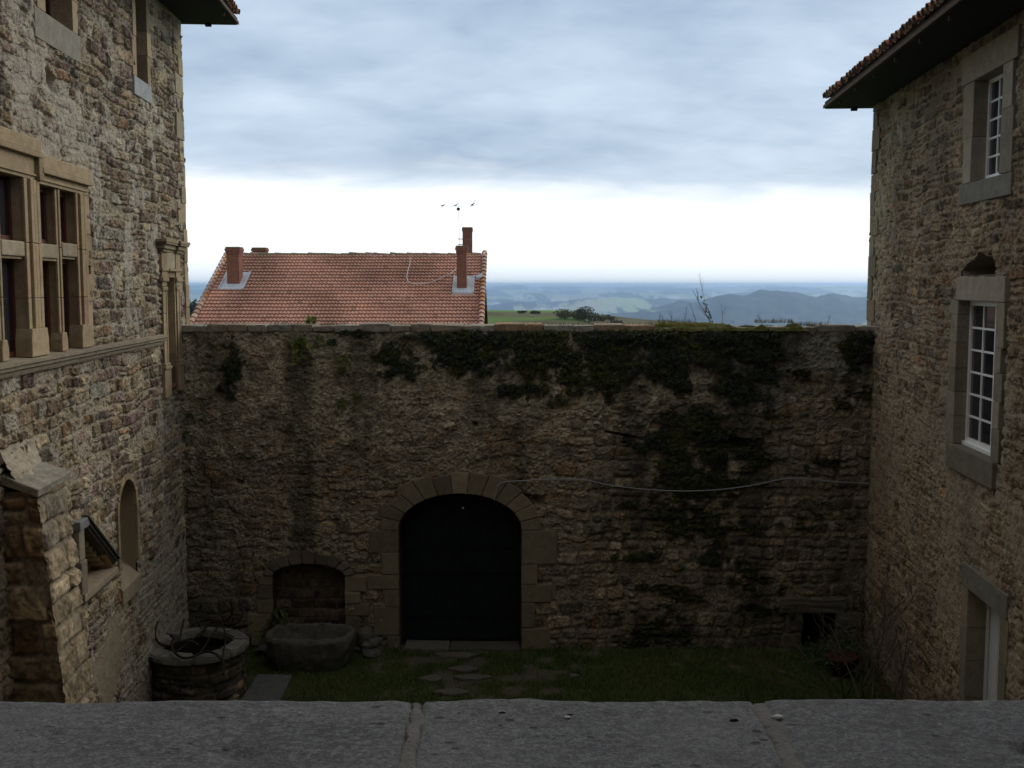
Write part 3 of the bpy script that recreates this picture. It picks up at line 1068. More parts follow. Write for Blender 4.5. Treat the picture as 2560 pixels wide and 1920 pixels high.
B.box(FL, 15.40, 17.02, -4.617, -4.508, -.24, .12, (.33, .275, .20), .012)
B.box(FL, 15.40, 17.00, -4.655, -4.62, -.2, .10, dk, .006)
B.done('recess_stone', M['dressed'], rc)

# ---- battered buttress: big rough blocks in courses, weathered capping slab
B = Blocks(11)
PAL_B = [(.155, .105, .062), (.135, .082, .045), (.17, .125, .08), (.12, .085, .055), (.18, .14, .095)]
PAL_BS = [(.29, .25, .19), (.25, .22, .165), (.32, .27, .19), (.24, .17, .11), (.23, .205, .165)]


def butt(z):                                     # projection of the outer face at height z
    return .40 + (-2.5 - z) * .088


core0, core1 = 12.90, 13.90


def surf_grid(name, fn, a0, a1, z0, z1, da, dz2, relief, parent, flip=False):
    na_, nz2 = int((a1 - a0) / da) + 1, int((z1 - z0) / dz2) + 1
    S, Z = np.meshgrid(np.linspace(a0, a1, na_), np.linspace(z0, z1, nz2), indexing='ij')
    h, c = relief(S, Z)
    P = fn(S, Z, h).reshape(-1, 3)
    i, j = np.meshgrid(np.arange(na_ - 1), np.arange(nz2 - 1), indexing='ij')
    F = np.stack([i * nz2 + j, (i + 1) * nz2 + j, (i + 1) * nz2 + j + 1, i * nz2 + j + 1], -1).reshape(-1, 4)
    return np_mesh(name, P, F[:, ::-1] if flip else F, M['masonry'], parent, c.reshape(-1, 3))


def relief_butt(seed, pal, mort, amp):
    def f(S, Z):
        ms = masonry(S, Z, seed, hc=(.26, .46), wc=(.30, .62), wob=.022, rnd=(.04, .10), split=.2)
        h, c = stone_relief(ms, S, Z, seed, pal, mort, mw=.016, bw=.04, amp=amp, rough=.015, en=.03)
        nf = fbm(S * 9, Z * 9, seed + 3, 4)
        p = sst(fbm(S * 1.6, Z * 1.6, seed + 5, 4) * .7 + nf * .3, (.60), .74) * .8
        return lerp(h, .03 + (nf - .5) * .04, p), lerp(c, np.array(mort) * (.75 + .5 * nf[..., None]), p)
    return f


PB1 = [(0.300, 0.178, 0.090, 3.000), (0.228, 0.129, 0.066, 3.000), (0.324, 0.218, 0.121, 3.000), (0.204, 0.138, 0.080, 2.000), (0.336, 0.247, 0.149, 2.000)]
PB2 = [(0.312, 0.252, 0.168, 4.000), (0.264, 0.213, 0.143, 3.000), (0.348, 0.281, 0.188, 2.000), (0.276, 0.170, 0.095, 1.200), (0.234, 0.201, 0.157, 2.000)]
bt_ = surf_grid('buttress', lambda S, Z, h: FL.arr(S, Z, butt(Z) + h - .02), 12.88, 13.94, GZ - .1, -2.5, .018, .018, relief_butt(171, PB2, (.27, .232, .172), .045), manor)


def front_face(S, Z, h):
    n_ = S * (butt(Z) + .028) - .05 * (1 - S)
    Y = np.full_like(S, core0) - h + .02
    X = JLX + TL * (Y - YF)
    return np.stack([X + FL.nv.x * n_, Y + FL.nv.y * n_, Z], -1)


surf_grid('buttress_front', front_face, 0.0, 1.0, GZ - .1, -2.5, .028, .018, lambda S, Z: relief_butt(181, PB1, (.24, .19, .135), .05)(S * .75, Z), bt_)
bm = bmesh.new()
P = [FL.at(core0 + .03, GZ - .1, -.3), FL.at(core1 + .02, GZ - .1, -.3), FL.at(core1 + .02, GZ - .1, butt(GZ) - .03), FL.at(core0 + .03, GZ - .1, butt(GZ) - .03),
     FL.at(core0 + .03, -2.5, -.3), FL.at(core1 + .02, -2.5, -.3), FL.at(core1 + .02, -2.5, butt(-2.5) - .03), FL.at(core0 + .03, -2.5, butt(-2.5) - .03)]
vs = [bm.verts.new(p) for p in P]
for f in ((0, 3, 2, 1), (4, 5, 6, 7), (0, 1, 5, 4), (1, 2, 6, 5), (2, 3, 7, 6), (3, 0, 4, 7)):
    bm.faces.new([vs[i] for i in f])
from_bm('mortar_core', bm, M['render'], bt_)
B = Blocks(12)
P = [FL.at(12.84, -2.30, -.25), FL.at(13.94, -2.32, -.25), FL.at(13.90, -2.53, .48), FL.at(12.84, -2.56, .45),
     FL.at(12.82, -2.17, -.25), FL.at(13.96, -2.18, -.25), FL.at(13.92, -2.42, .50), FL.at(12.82, -2.46, .47)]
B.hexa(P, (.31, .29, .24), .016, 3)
B.done('capping_slab', M['weathered'], bt_)
def relief_fillet(S, Z):
    n_ = fbm(S * 7, Z * 9, 190, 4)
    h = .02 + .22 * (1 - Z) ** 1.6 * (.55 + .9 * n_) * (1 - .55 * sst(S, 13.2, 13.9))
    return h, np.array([.40, .35, .27]) * (.7 + .6 * n_[..., None])


surf_grid('mortar_fillet', lambda S, Z, h: FL.arr(S, -2.30 + .34 * Z - .28 * np.clip(h, 0, .3), h), 12.86, 13.96, 0, 1, .03, .06, relief_fillet, bt_)


# ================================================================== canal-tiled eaves of both houses
def eave(fr, parent, s0, s1, z_wall, over, seed, slope=.36, rows=9, soffit_drop=.0):
    """roof with half-round tiles; eave at n = over, roof climbs away behind the wall"""
    R = random.Random(seed)
    up = Vector((-fr.nv.x, -fr.nv.y, slope)).normalized()
    e = (fr.at(s1, 0, 0) - fr.at(s0, 0, 0)).normalized()
    nrm = e.cross(up)
    if nrm.z < 0:
        nrm = -nrm
    zb = z_wall + .13
    base0 = fr.at(s0, zb, over)
    L = (fr.at(s1, 0, 0) - fr.at(s0, 0, 0)).length
    V, F, C = [], [], []
    pals = [(.30, .15, .09), (.23, .13, .085), (.34, .21, .13), (.18, .135, .095), (.27, .215, .13), (.32, .155, .095)]
    pitch, rl = .205, .36
    nA = 6
    for r in range(rows):
        for k in range(int(L / pitch)):
            for conv in (1, 0):
                c = R.choice(pals); s_ = R.uniform(.75, 1.2)
                cx = (k + (.5 if conv else 0.0)) * pitch + R.uniform(-.012, .012)
                off = -.08 + r * rl + R.uniform(-.03, .03) + (0 if conv else .03)
                rad0 = .098 if conv else .088
                lift0 = .055 + (.02 if conv else -.01) + R.uniform(-.008, .008); lift1 = .02 + (.02 if conv else -.01)
                k0 = len(V)
                for tt, lf, rd in ((0, lift0, rad0), (rl * 1.18, lift1, rad0 * .82)):
                    for thick in (0, .016):
                        for a in range(nA + 1):
                            th = math.pi * a / nA
                            hh = math.sin(th) * (rd - thick) * .92 * (1 if conv else -1) + (.0 if conv else .06)
                            V.append(base0 + e * (cx + math.cos(th) * (rd - thick)) + up * (off + tt) + nrm * (hh + lf))
                            C.append(tuple(x * s_ for x in c))
                m = nA + 1
                for a in range(nA):
                    F.append([k0 + a, k0 + a + 1, k0 + 2 * m + a + 1, k0 + 2 * m + a])
                    F.append([k0 + m + a, k0 + 3 * m + a, k0 + 3 * m + a + 1, k0 + m + a + 1])
                    F.append([k0 + a, k0 + m + a, k0 + m + a + 1, k0 + a + 1])
                for a in (0, nA):
                    F.append([k0 + a, k0 + 2 * m + a, k0 + 3 * m + a, k0 + m + a])
    V = np.array([tuple(v) for v in V])
    roof = np_mesh('roof', V, np.array(F), M['tile'], parent, np.array(C), smooth=False)
    # boarding under the tiles, fascia board, rafter ends
    bm = bmesh.new()
    a0, a1 = base0 + up * -.02, base0 + e * L + up * -.02
    vs = []
    for dn in (0.0, -.035):
        vs += [bm.verts.new(a0 + nrm * dn), bm.verts.new(a1 + nrm * dn), bm.verts.new(a1 + up * (rows * rl) + nrm * dn), bm.verts.new(a0 + up * (rows * rl) + nrm * dn)]
    for f in ((0, 1, 2, 3), (7, 6, 5, 4), (0, 4, 5, 1), (1, 5, 6, 2), (2, 6, 7, 3), (3, 7, 4, 0)):
        bm.faces.new([vs[i] for i in f])
    bx0 = over
    from_bm('roof_boarding', bm, M['wood_dark'], roof)
    bm = bmesh.new()
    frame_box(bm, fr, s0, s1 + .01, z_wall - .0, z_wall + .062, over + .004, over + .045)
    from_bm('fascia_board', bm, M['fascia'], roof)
    bm = bmesh.new()                               # purlin end and a few pegs showing under the boards
    frame_box(bm, fr, s1 - .16, s1 - .06, z_wall - .07, z_wall - .014, over - .62, over - .50)
    from_bm('purlin_end', bm, M['soffit_wood'], roof)
    for k in range(9):
        bm = bmesh.new()
        frame_box(bm, fr, s1 - 1.1 - 1.35 * k, s1 - 1.05 - 1.35 * k, z_wall - .085, z_wall - .014, over - .09, over - .04)
        from_bm('peg', bm, M['fascia'], roof)
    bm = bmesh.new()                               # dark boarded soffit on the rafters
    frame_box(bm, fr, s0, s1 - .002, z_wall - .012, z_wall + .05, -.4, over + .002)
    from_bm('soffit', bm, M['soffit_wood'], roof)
    return roof


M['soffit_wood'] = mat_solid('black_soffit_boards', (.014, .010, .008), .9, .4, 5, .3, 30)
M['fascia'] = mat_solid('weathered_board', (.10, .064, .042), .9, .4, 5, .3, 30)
eave(FL, manor, 2.6, 22.95, ZL_TOP - .02, 1.12, 31)

# ================================================================== RIGHT HOUSE
PAL_R = [(0.294, 0.224, 0.143, 5.000), (0.244, 0.182, 0.114, 4.000), (0.194, 0.148, 0.098, 3.000), (0.225, 0.191, 0.144, 2.500), (0.156, 0.128, 0.100, 2.000), (0.288, 0.176, 0.092, 1.000), (0.225, 0.140, 0.080, 1.000)]
MORT_R = (0.353, 0.284, 0.197)
GREY = [(0.295, 0.260, 0.200), (0.263, 0.230, 0.176), (0.315, 0.274, 0.214), (0.282, 0.232, 0.165)]
rhouse = thing('farm_house', (JRX, YF, GZ), 'brown rubble-stone house on the right with white small-paned windows', 'house')
ZR_TOP, SR_END = 3.66, 22.50
HOLE_POLY = [(15.32, .13), (16.72, .13), (16.78, .22), (16.55, .30), (16.2, .38), (16.05, .50), (15.75, .42), (15.42, .40), (15.28, .26)]
HOLES_R = [rect(14.82, 16.78, 1.53, 3.04), rect(14.82, 16.93, 1.25, 1.54), rect(14.78, 16.95, 3.0, 3.44), rect(14.78, 17.02, -2.48, -.23), rect(14.97, 16.96, -2.83, -2.46), rect(14.88, 16.88, -.25, .10), rect(14.32, 16.03, GZ - .3, -4.54), rect(14.32, 16.10, -4.56, -4.21), HOLE_POLY]


def relief_right(S, Z):
    ms = masonry(S, Z, 201, hc=(0.11, 0.22), wc=(0.12, 0.40), wob=0.030, rnd=(0.01, 0.05), split=.22)
    h, c = stone_relief(ms, S, Z, 201, PAL_R, MORT_R, mw=0.014, bw=0.022, amp=0.026, rough=0.020)
    nz = fbm(S * 1.2, Z * 1.2, 240, 5); nf = fbc(S * 8, Z * 8, 250, 4, .65, 1.9)
    p = sst(nz * .7 + nf * .3 + .05 * np.sin(Z * 1.3) + .10 * sst(-Z, .5, 2.0), .52, .70) * .8
    h = lerp(h, 0.032 + (nf - .5) * 0.035, p)
    c = lerp(c, np.array([.345, .285, .205]) * (0.78 + .44 * nf[..., None]), p)
    # rain-washed grey under the eaves, foot darker
    w = sst(fbm(S * 1.0, Z * .5, 260, 4), .45, .75)
    c = c * (1 - .22 * w)[..., None]
    c = c * (1 - .30 * sst(-Z, 5.2, 7.6) * (0.4 + nz))[..., None]
    for s_, z_, rs, rz in ((14.85, -.12, .06, .28), (19.4, -6.4, .12, .10), (18.6, -5.2, .06, .10), (17.5, .9, .1, .06), (13.6, .3, .1, .12)):
        h = h - .16 * np.exp(-(((S - s_) / rs) ** 4 + ((Z - z_) / rz) ** 4))
    return h, c


wall_grid('wall', FR, 12.0, SR_END, GZ - .3, ZR_TOP, .020, .0150, relief_right, HOLES_R, M['masonry'], rhouse)
wall_grid('near_wall', FR, 2.6, 12.0, GZ - .3, ZR_TOP, .07, .06, relief_coarse(211, PAL_R, MORT_R), [], M['masonry'], rhouse)
bm = bmesh.new()
P = [FR.at(2.6, GZ - .3, -.6), FR.at(SR_END - .02, GZ - .3, -.6), FR.at(SR_END - .02, GZ - .3, -9), FR.at(2.6, GZ - .3, -9)]
vs0 = [bm.verts.new(p) for p in P]
vs1 = [bm.verts.new((p.x, p.y, ZR_TOP)) for p in P]
for i in range(4):
    bm.faces.new([vs0[i], vs0[(i + 1) % 4], vs1[(i + 1) % 4], vs1[i]])
bm.faces.new(vs1)
from_bm('house_body', bm, M['render'], rhouse)
B = Blocks(14)
z = GZ; k = 0
while z < ZR_TOP - .05:
    z1 = min(z + B.R.uniform(.30, .50), ZR_TOP)
    wdt = .58 if k % 2 else .34
    B.box(FR, SR_END - wdt, SR_END + B.R.uniform(.0, .025), z + .004, z1 - .004, -.6, .040 + B.R.uniform(-.008, .012), B.colour([(.23, .19, .13), (.20, .168, .118), (.25, .205, .142), (.215, .165, .11)]), .009, .006)
    z = z1; k += 1
B.done('quoins', M['dressed'], rhouse)
plain_window('window', FR, 15.27, 16.45, 1.53, 3.03, (.36, .36), (14.80, 16.95, 1.22), (.215, .205, .175), (14.75, 16.98, 3.46), .20, GREY, rhouse, M['white_paint'], (3, 5), 23, blocks=(.65, .9))
wm = plain_window('window', FR, 15.16, 16.80, -2.48, -.24, (.24, .30), (14.95, 16.98, -2.86), (.20, .175, .135), (14.86, 16.90, .115), .17, GREY, rhouse, M['white_paint'], (3, 6), 24, frame_w=.075, blocks=(.34, .52), sill_n=.09)
recess('putlog_hole', FR, HOLE_POLY, .5, M['render'], rhouse, flare=.3)
# door: jamb stones, leaning lintel, painted leaf
B = Blocks(15)
z = GZ
while z < -4.56:
    zt = min(z + B.R.uniform(.45, .8), -4.54)
    B.box(FR, 15.85, 16.05 + B.R.uniform(0, .12), z + .004, zt - .004, -.33, .045, B.colour(GREY + [(.22, .19, .15)]), .012)
    B.box(FR, 14.30 - B.R.uniform(0, .1), 14.55, z + .004, zt - .004, -.33, .045, B.colour(GREY + [(.22, .19, .15)]), .012)
    z = zt
B.box(FR, 14.30, 16.12, -4.535, -4.19, -.33, .06, (.22, .205, .17), .014)
dr = B.done('doorway', M['dressed'], rhouse)
bm = bmesh.new()
for i in range(6):
    s = 14.55 + 1.30 * i / 6
    frame_box(bm, FR, s + .003, s + 1.30 / 6 - .003, GZ, -4.54, -.31, -.262 - (.004 if i % 2 else 0))
frame_box(bm, FR, 15.76, 15.85, GZ, -4.54, -.258, -.235)
leaf_d = from_bm('door_leaf', bm, M['door_paint'], dr)
bm = bmesh.new()                                   # iron knocker / lock plate
frame_box(bm, FR, 14.87, 14.93, -5.76, -5.50, -.262, -.250)
tube_bm(bm, [FR.at(14.90 + .07 * math.cos(t), -5.50 + .09 * math.sin(t), -.245) for t in np.linspace(0, 2 * math.pi, 13)], .014, 5, cap=False)
from_bm('door_handle', bm, M['iron'], leaf_d)
eave(FR, rhouse, 2.6, 22.75, ZR_TOP - .02, .95, 32)
# loose peg under the eave boards
# ================================================================== FAR COURTYARD WALL
PAL_F = [(0.256, 0.205, 0.138, 5.000), (0.211, 0.172, 0.120, 4.000), (0.224, 0.182, 0.140, 3.000), (0.177, 0.151, 0.117, 3.000), (0.288, 0.240, 0.172, 2.000), (0.243, 0.156, 0.094, 0.800)]
MORT_F = (0.250, 0.211, 0.153)
cwall = thing('courtyard_wall', (0, YF, GZ), 'high dark stone wall closing the courtyard, with an arched gateway and grassy coping', 'wall')
WT = -.95
GATE = arch_outline(-2.35, .20, GZ - .3, -5.05, .77, 26)
NICHE = arch_outline(-4.97, -3.47, GZ - .3, -6.02, .26, 14)
DRAIN = rect(6.05, 6.73, GZ - .3, -6.79)


def relief_far(S, Z):
    ms = masonry(S, Z, 301, hc=(0.17, 0.31), wc=(0.15, 0.40), wob=0.040, rnd=(0.04, 0.11), split=.12)
    h, c = stone_relief(ms, S, Z, 301, PAL_F, MORT_F, mw=0.014, bw=0.050, amp=0.050, rough=0.014, en=.022, con=.7)
    nz = fbm(S * .8, Z * .8, 340, 5); nf = fbc(S * 5.5, Z * 8, 350, 4, .65, 2.2); ng = fbc(S * 17, Z * 20, 355, 3, .7, 2.0)
    # left and middle: stones half drowned in lime; right: dry-looking courses with deep joints
    dry = sst(S + (nz - .5) * 3.0, .6, 2.4) * sst(-Z + .25 * (S > 3.4), 3.3, 3.8)
    low = sst(-Z + (nz - .5) * 1.6, 5.6, 6.8)
    flush = np.clip((1 - dry) * (1 - low), 0, 1)
    p = sst(fbm(S * 1.5, Z * 2.2, 345, 4) * .6 + nf * .4, .34, .60) * flush * .90
    c = lerp(c, np.array([.270, .232, .168]) * (0.45 + .7 * nf[..., None] + .4 * ng[..., None]), p * .8)
    h = lerp(h, .038 + (nf - .5) * .044 + (ng - .5) * .030, p)
    # old coat of render on the upper part, worn through in places
    edge = -3.5 + .55 * sst(S, -4, 4) - .55 * sst(S, 1.6, 3.6) * 0 + 1.0 * sst(S, 2.2, 4.2)
    r_ = sst(Z + (nz - .5) * 1.7 + (nf - .5) * .5, edge - .35, edge + .25)
    r_ = r_ * (1 - .75 * sst(fbm(S * 2.3, Z * 2.6, 352, 4), .54, .60) * (S < 4.5))
    tone = np.where(S[..., None] > 4.6, np.array([.290, .272, .240]), np.array([.365, .318, .235]))
    rc_ = tone * (0.40 + .62 * nf[..., None] + .58 * ng[..., None])
    c = lerp(c, rc_, r_ * .92)
    h = lerp(h, .050 + (nf - .5) * .034 + (ng - .5) * .026, r_ * .90)
    # pale patches where the coat is fresh
    pp = sst(nz, .50, .66) * r_ * (S > -.8) * (S < 3.4) * sst(Z, -2.8, -2.2)
    c = lerp(c, np.array([.27, .245, .21]) * (.7 + .6 * ng[..., None]), pp * .75)
    # grit: small pale and dark chips showing through the worn coat
    gt = fbc(S * 34, Z * 36, 390, 2, .6, 2.6)
    c = c * (.66 + .68 * gt)[..., None]
    h = h + (gt - .5) * .010
    # orange lichen
    li = fbm(S * 2.4, Z * 3.2, 360, 4) * .72 + ng * .28
    zone = np.exp(-((S - .1) / 1.9) ** 2 - ((Z + 2.6) / .62) ** 2) * .13 + .02 * np.exp(-((Z + 4.6) / 1.6) ** 2) + np.exp(-((S + 3) / .8) ** 2 - ((Z + 1.5) / .5) ** 2) * .06
    l_ = sst(li + zone, .70, .77)
    c = lerp(c, np.array([.26, .130, .030]) * (.6 + .8 * ng[..., None]), l_ * .6)
    # algae and damp, in runs below the planted top and along the foot; shade of the lower right painted in
    al = sst(fbm(S * 1.6, Z * .42, 370, 4) + .16 * sst(S, 3, 6.4) + .16 * sst(-Z, 6.2, 7.4) + .06 * (Z > -2.2), .52, .76)
    c = lerp(c, np.array([.055, .053, .038]) * (.6 + .8 * nf[..., None]), al * .62)
    # cushions of dark moss on ledges of the right half
    mo = fbm(S * 1.2, Z * 2.2, 380, 4) * .78 + nf * .22 + .16 * np.exp(-((S - 4.0) / 1.3) ** 2 - ((Z + 3.6) / 1.6) ** 2) + .06 * np.exp(-((S - 4.3) / 1.2) ** 2 - ((Z + 5.4) / 1.0) ** 2)
    m_ = sst(mo, .62, .70) * sst(S, 1.2, 2.4)
    c = lerp(c, np.array([.030, .036, .012]) * (.5 + ng[..., None]), m_ * .95)
    h = h + m_ * (.03 + .05 * ng)
    for s_, z_, rs, rz in ((.42, -4.42, .22, .10), (-5.6, -4.05, .08, .04), (2.2, -3.05, .30, .025), (-.75, -2.85, .05, .05), (.25, -6.02, .08, .05), (4.6, -3.22, .25, .10)):
        k_ = np.exp(-(((S - s_) / rs) ** 4 + ((Z - z_ + .2 * (S - s_)) / rz) ** 4))
        h = h - .17 * k_
    return h, c


wall_grid('wall', FF, -6.95, 7.55, GZ - .3, WT, .0215, .0195, relief_far, [GATE, NICHE, DRAIN], M['masonry'], cwall)
bm = bmesh.new()
box_bm(bm, -6.95, 7.55, YF + .30, YF + .78, -4.2, WT - .004)
box_bm(bm, .9, 5.4, YF + .30, YF + .78, GZ - .3, -4.2)
box_bm(bm, -6.95, -5.2, YF + .30, YF + .78, GZ - .3, -4.2)
box_bm(bm, -6.95, 7.55, YF + .002, YF + .30, WT - .05, WT - .003)
box_bm(bm, -5.19, .89, YF + .64, YF + .78, GZ - .3, -4.2)
from_bm('wall_core', bm, M['render'], cwall)

# gateway: dressed ring of voussoirs and jamb blocks, soffit, two boarded leaves
B = Blocks(41)
PAL_G = [(0.232, 0.192, 0.130), (0.201, 0.169, 0.117), (0.250, 0.205, 0.139), (0.183, 0.155, 0.112)]
cx, a_, spr, rise = -1.075, 1.275, -5.05, .77
nv_ = 13
for i in range(nv_):
    t0 = math.pi * i / nv_ + .006; t1 = math.pi * (i + 1) / nv_ - .006
    ext = B.R.uniform(.36, .50)
    ring = [(cx + a_ * math.cos(t), spr + rise * math.sin(t)) for t in np.linspace(t0, t1, 4)]
    outr = [(cx + (a_ + ext) * math.cos(t), spr + (rise + ext) * math.sin(t)) for t in np.linspace(t1, t0, 3)]
    B.poly(FF, ring + outr, -.12, .070 + B.R.uniform(-.006, .012), B.colour(PAL_G), .014)
for side in (0, 1):
    z = GZ - .05; k = side
    while z < spr - .02:
        zt = min(z + B.R.uniform(.30, .62), spr)
        if spr - zt < .18:
            zt = spr
        w_ = B.R.uniform(.45, .75) if k % 2 else B.R.uniform(.24, .36)
        if side == 0:
            B.box(FF, -2.35 - w_, -2.35, z + .006, zt - .006, -.12, .070 + B.R.uniform(-.01, .012), B.colour(PAL_G), .018, .008)
        else:
            B.box(FF, .20, .20 + w_, z + .006, zt - .006, -.12, .070 + B.R.uniform(-.01, .012), B.colour(PAL_G), .018, .008)
        z = zt; k += 1
B.done('gate_surround', M['dressed'], cwall)
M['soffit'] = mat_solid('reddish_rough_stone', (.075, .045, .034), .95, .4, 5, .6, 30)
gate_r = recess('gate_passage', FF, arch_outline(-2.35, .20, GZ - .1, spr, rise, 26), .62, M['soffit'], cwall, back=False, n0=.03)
# inner arch, lower and narrower
inner = arch_outline(-2.30, .15, GZ, -5.55, 1.12, 24)
for side in (0, 1):
    pass
for k, (xa, xb) in enumerate(((-2.29, -1.078), (-1.072, .14))):
    bm = bmesh.new()
    nb = 7
    for i in range(nb):
        x0, x1 = xa + (xb - xa) * i / nb + .003, xa + (xb - xa) * (i + 1) / nb - .003
        xm0, xm1 = (x0 - cx) / 1.26, (x1 - cx) / 1.26
        zt0 = -5.35 + 1.06 * math.sqrt(max(0, 1 - xm0 * xm0)); zt1 = -5.35 + 1.06 * math.sqrt(max(0, 1 - xm1 * xm1))
        d0 = .47 - (.004 if i % 2 else 0)
        P = [(x0, GZ + .07), (x1, GZ + .07), (x1, zt1), (x0, zt0)]
        a = [bm.verts.new(FF.at(s, z, -d0)) for s, z in P]; c = [bm.verts.new(FF.at(s, z, -d0 - .05)) for s, z in P]
        bm.faces.new(a); bm.faces.new(c[::-1])
        for q_ in range(4):
            bm.faces.new([a[q_], c[q_], c[(q_ + 1) % 4], a[(q_ + 1) % 4]])
    lf = from_bm('gate_leaf', bm, M['gate_paint'], cwall)
    if k == 1:
        bm = bmesh.new(); frame_box(bm, FF, -1.055, -1.015, -4.71, -4.66, -.466, -.46)  # white chip painted for daylight showing through a hole in the leaf
        from_bm('painted_light_spot', bm, M['white_paint'], lf)
        bm = bmesh.new(); tube_bm(bm, [FF.at(-.98 + .05 * math.cos(t), -6.2 + .05 * math.sin(t), -.45) for t in np.linspace(0, 2 * math.pi, 13)], .012, 5, cap=False)
        from_bm('ring_handle', bm, M['iron'], lf)
    bm = bmesh.new()
    for zr in (-7.42, -6.95, -6.02, -5.5):
        frame_box(bm, FF, xa + .02, xb - .02, zr - (.09 if zr < -7.2 else .05), zr + .05, -.468, -.43)
    from_bm('gate_rail', bm, M['gate_paint'], lf)
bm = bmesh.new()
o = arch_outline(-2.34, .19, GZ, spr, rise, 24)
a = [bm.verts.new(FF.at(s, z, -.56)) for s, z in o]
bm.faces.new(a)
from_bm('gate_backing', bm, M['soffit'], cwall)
B = Blocks(42)
B.box(FF, -2.25, -1.32, GZ - .05, GZ + .055, -.5, .10, (.15, .14, .125), .02, .01, 1)
B.box(FF, -1.29, .16, GZ - .05, GZ + .035, -.5, .06, (.10, .092, .08), .02, .01, 1)
B.done('threshold', M['dressed'], cwall)

# walled-up arched niche behind the trough
recess('niche_side', FF, arch_outline(-4.97, -3.47, GZ - .2, -6.02, .26, 14), .36, M['soffit'], cwall, back=False, n0=.03)


def relief_niche(S, Z):
    ms = masonry(S, Z, 311, hc=(0.18, 0.26), wc=(0.3, 0.55), wob=0.02, rnd=(.02, .05), split=.05)
    h, c = stone_relief(ms, S, Z, 311, [(.135, .098, .066, 3), (.115, .085, .06, 2), (.15, .11, .08, 1)], (.13, .105, .08), amp=.025)
    return h - .34, c


wall_grid('niche_back', FF, -5.02, -3.42, GZ - .1, -5.72, .025, .022, relief_niche, [], M['masonry'], cwall)
B = Blocks(43)
for i in range(9):
    t0 = math.pi * i / 9 + .02; t1 = math.pi * (i + 1) / 9 - .02
    cxn, an = -4.22, .75
    ring = [(cxn + an * math.cos(t), -6.02 + .26 * math.sin(t)) for t in np.linspace(t0, t1, 3)]
    outr = [(cxn + (an + .18) * math.cos(t), -6.02 + (.26 + B.R.uniform(.20, .30)) * math.sin(t) + .02) for t in np.linspace(t1, t0, 3)]
    B.poly(FF, ring + outr, -.12, .06 + B.R.uniform(0, .03), B.colour([(.17, .135, .10), (.145, .115, .085), (.20, .165, .13)]), .016)
for sgn, x in ((-1, -4.97), (1, -3.47)):
    z = GZ + .1; k = 0
    while z < -6.04:
        zt = min(z + B.R.uniform(.24, .42), -6.02)
        w_ = B.R.uniform(.24, .55)
        B.box(FF, min(x, x + sgn * w_), max(x, x + sgn * w_), z + .006, zt - .006, -.12, .062 + B.R.uniform(-.01, .02), B.colour(PAL_G), .02, .008)
        z = zt; k += 1
B.done('niche_surround', M['dressed'], cwall)

# drain hole by the right-hand corner
M['dark_earth'] = mat_solid('damp_earth', (.02, .016, .012), .95, .4, 6, .5, 40)
recess('drain_hole', FF, rect(6.05, 6.73, GZ - .1, -6.79), .9, M['dark_earth'], cwall, n0=.03)
B = Blocks(44)
B.box(FF, 5.55, 6.95, -6.79, -6.50, -.12, .09, (.13, .115, .095), .05, .012, 2)
B.box(FF, 5.62, 6.05, GZ - .05, -7.22, -.12, .08, (.125, .11, .09), .05, .01, 2)
B.box(FF, 5.70, 6.05, -7.21, -6.80, -.12, .075, (.115, .10, .085), .05, .01, 2)
B.box(FF, 6.73, 7.3, -7.12, -6.80, -.12, .085, (.15, .135, .115), .06, .01, 2)
B.box(FF, 6.73, 7.2, GZ - .05, -7.13, -.12, .08, (.12, .105, .09), .06, .01, 2)
B.done('drain_surround', M['dressed'], cwall)

# coping stones, each its own block
R0 = random.Random(77)
x = -6.80
PAL_C = [(0.320, 0.296, 0.248), (0.280, 0.264, 0.225), (0.360, 0.336, 0.287), (0.304, 0.264, 0.202)]
while x < 7.42:
    w_ = R0.uniform(.38, .66)
    if x > 6.0:
        w_ = .74
    x1 = min(x + w_, 7.46)
    B = Blocks(int(1000 + x * 10))
    drop = R0.uniform(-.015, .015)
    th = R0.uniform(.12, .16)
    lich = 2.6 > x > -2.8 and R0.random() < .4
    col = B.colour(PAL_C)
    if lich:
        col = tuple(.55 * a + .45 * b_ for a, b_ in zip(col, (.30, .17, .05)))
    sunk = .05 if 2.9 < x < 5.7 else 0
    B.box(FF, x + .008, x1 - .008, WT + .002, WT + th + drop - sunk, -.84, .075 + R0.uniform(-.03, .02) - sunk, col, .022, .008, 2)
    B.done('coping_stone', M['weathered'], cwall)
    x = x1

# ------------------------------------------------------------------ things growing in and on the wall
RN = np.random.RandomState(5)


def vx(px):                                        # photo column/row (2212-wide view) -> point on the far wall
    return px


def far_pt(px, py, Y=YF):
    k = 2560 / 2212
    a = (px * k - 1280) / FPX; b_ = (960 - py * k) / FPX
    cp, sp = math.cos(PITCH), math.sin(PITCH)
    t = Y / (cp + b_ * sp)
    return a * t, (-sp + b_ * cp) * t


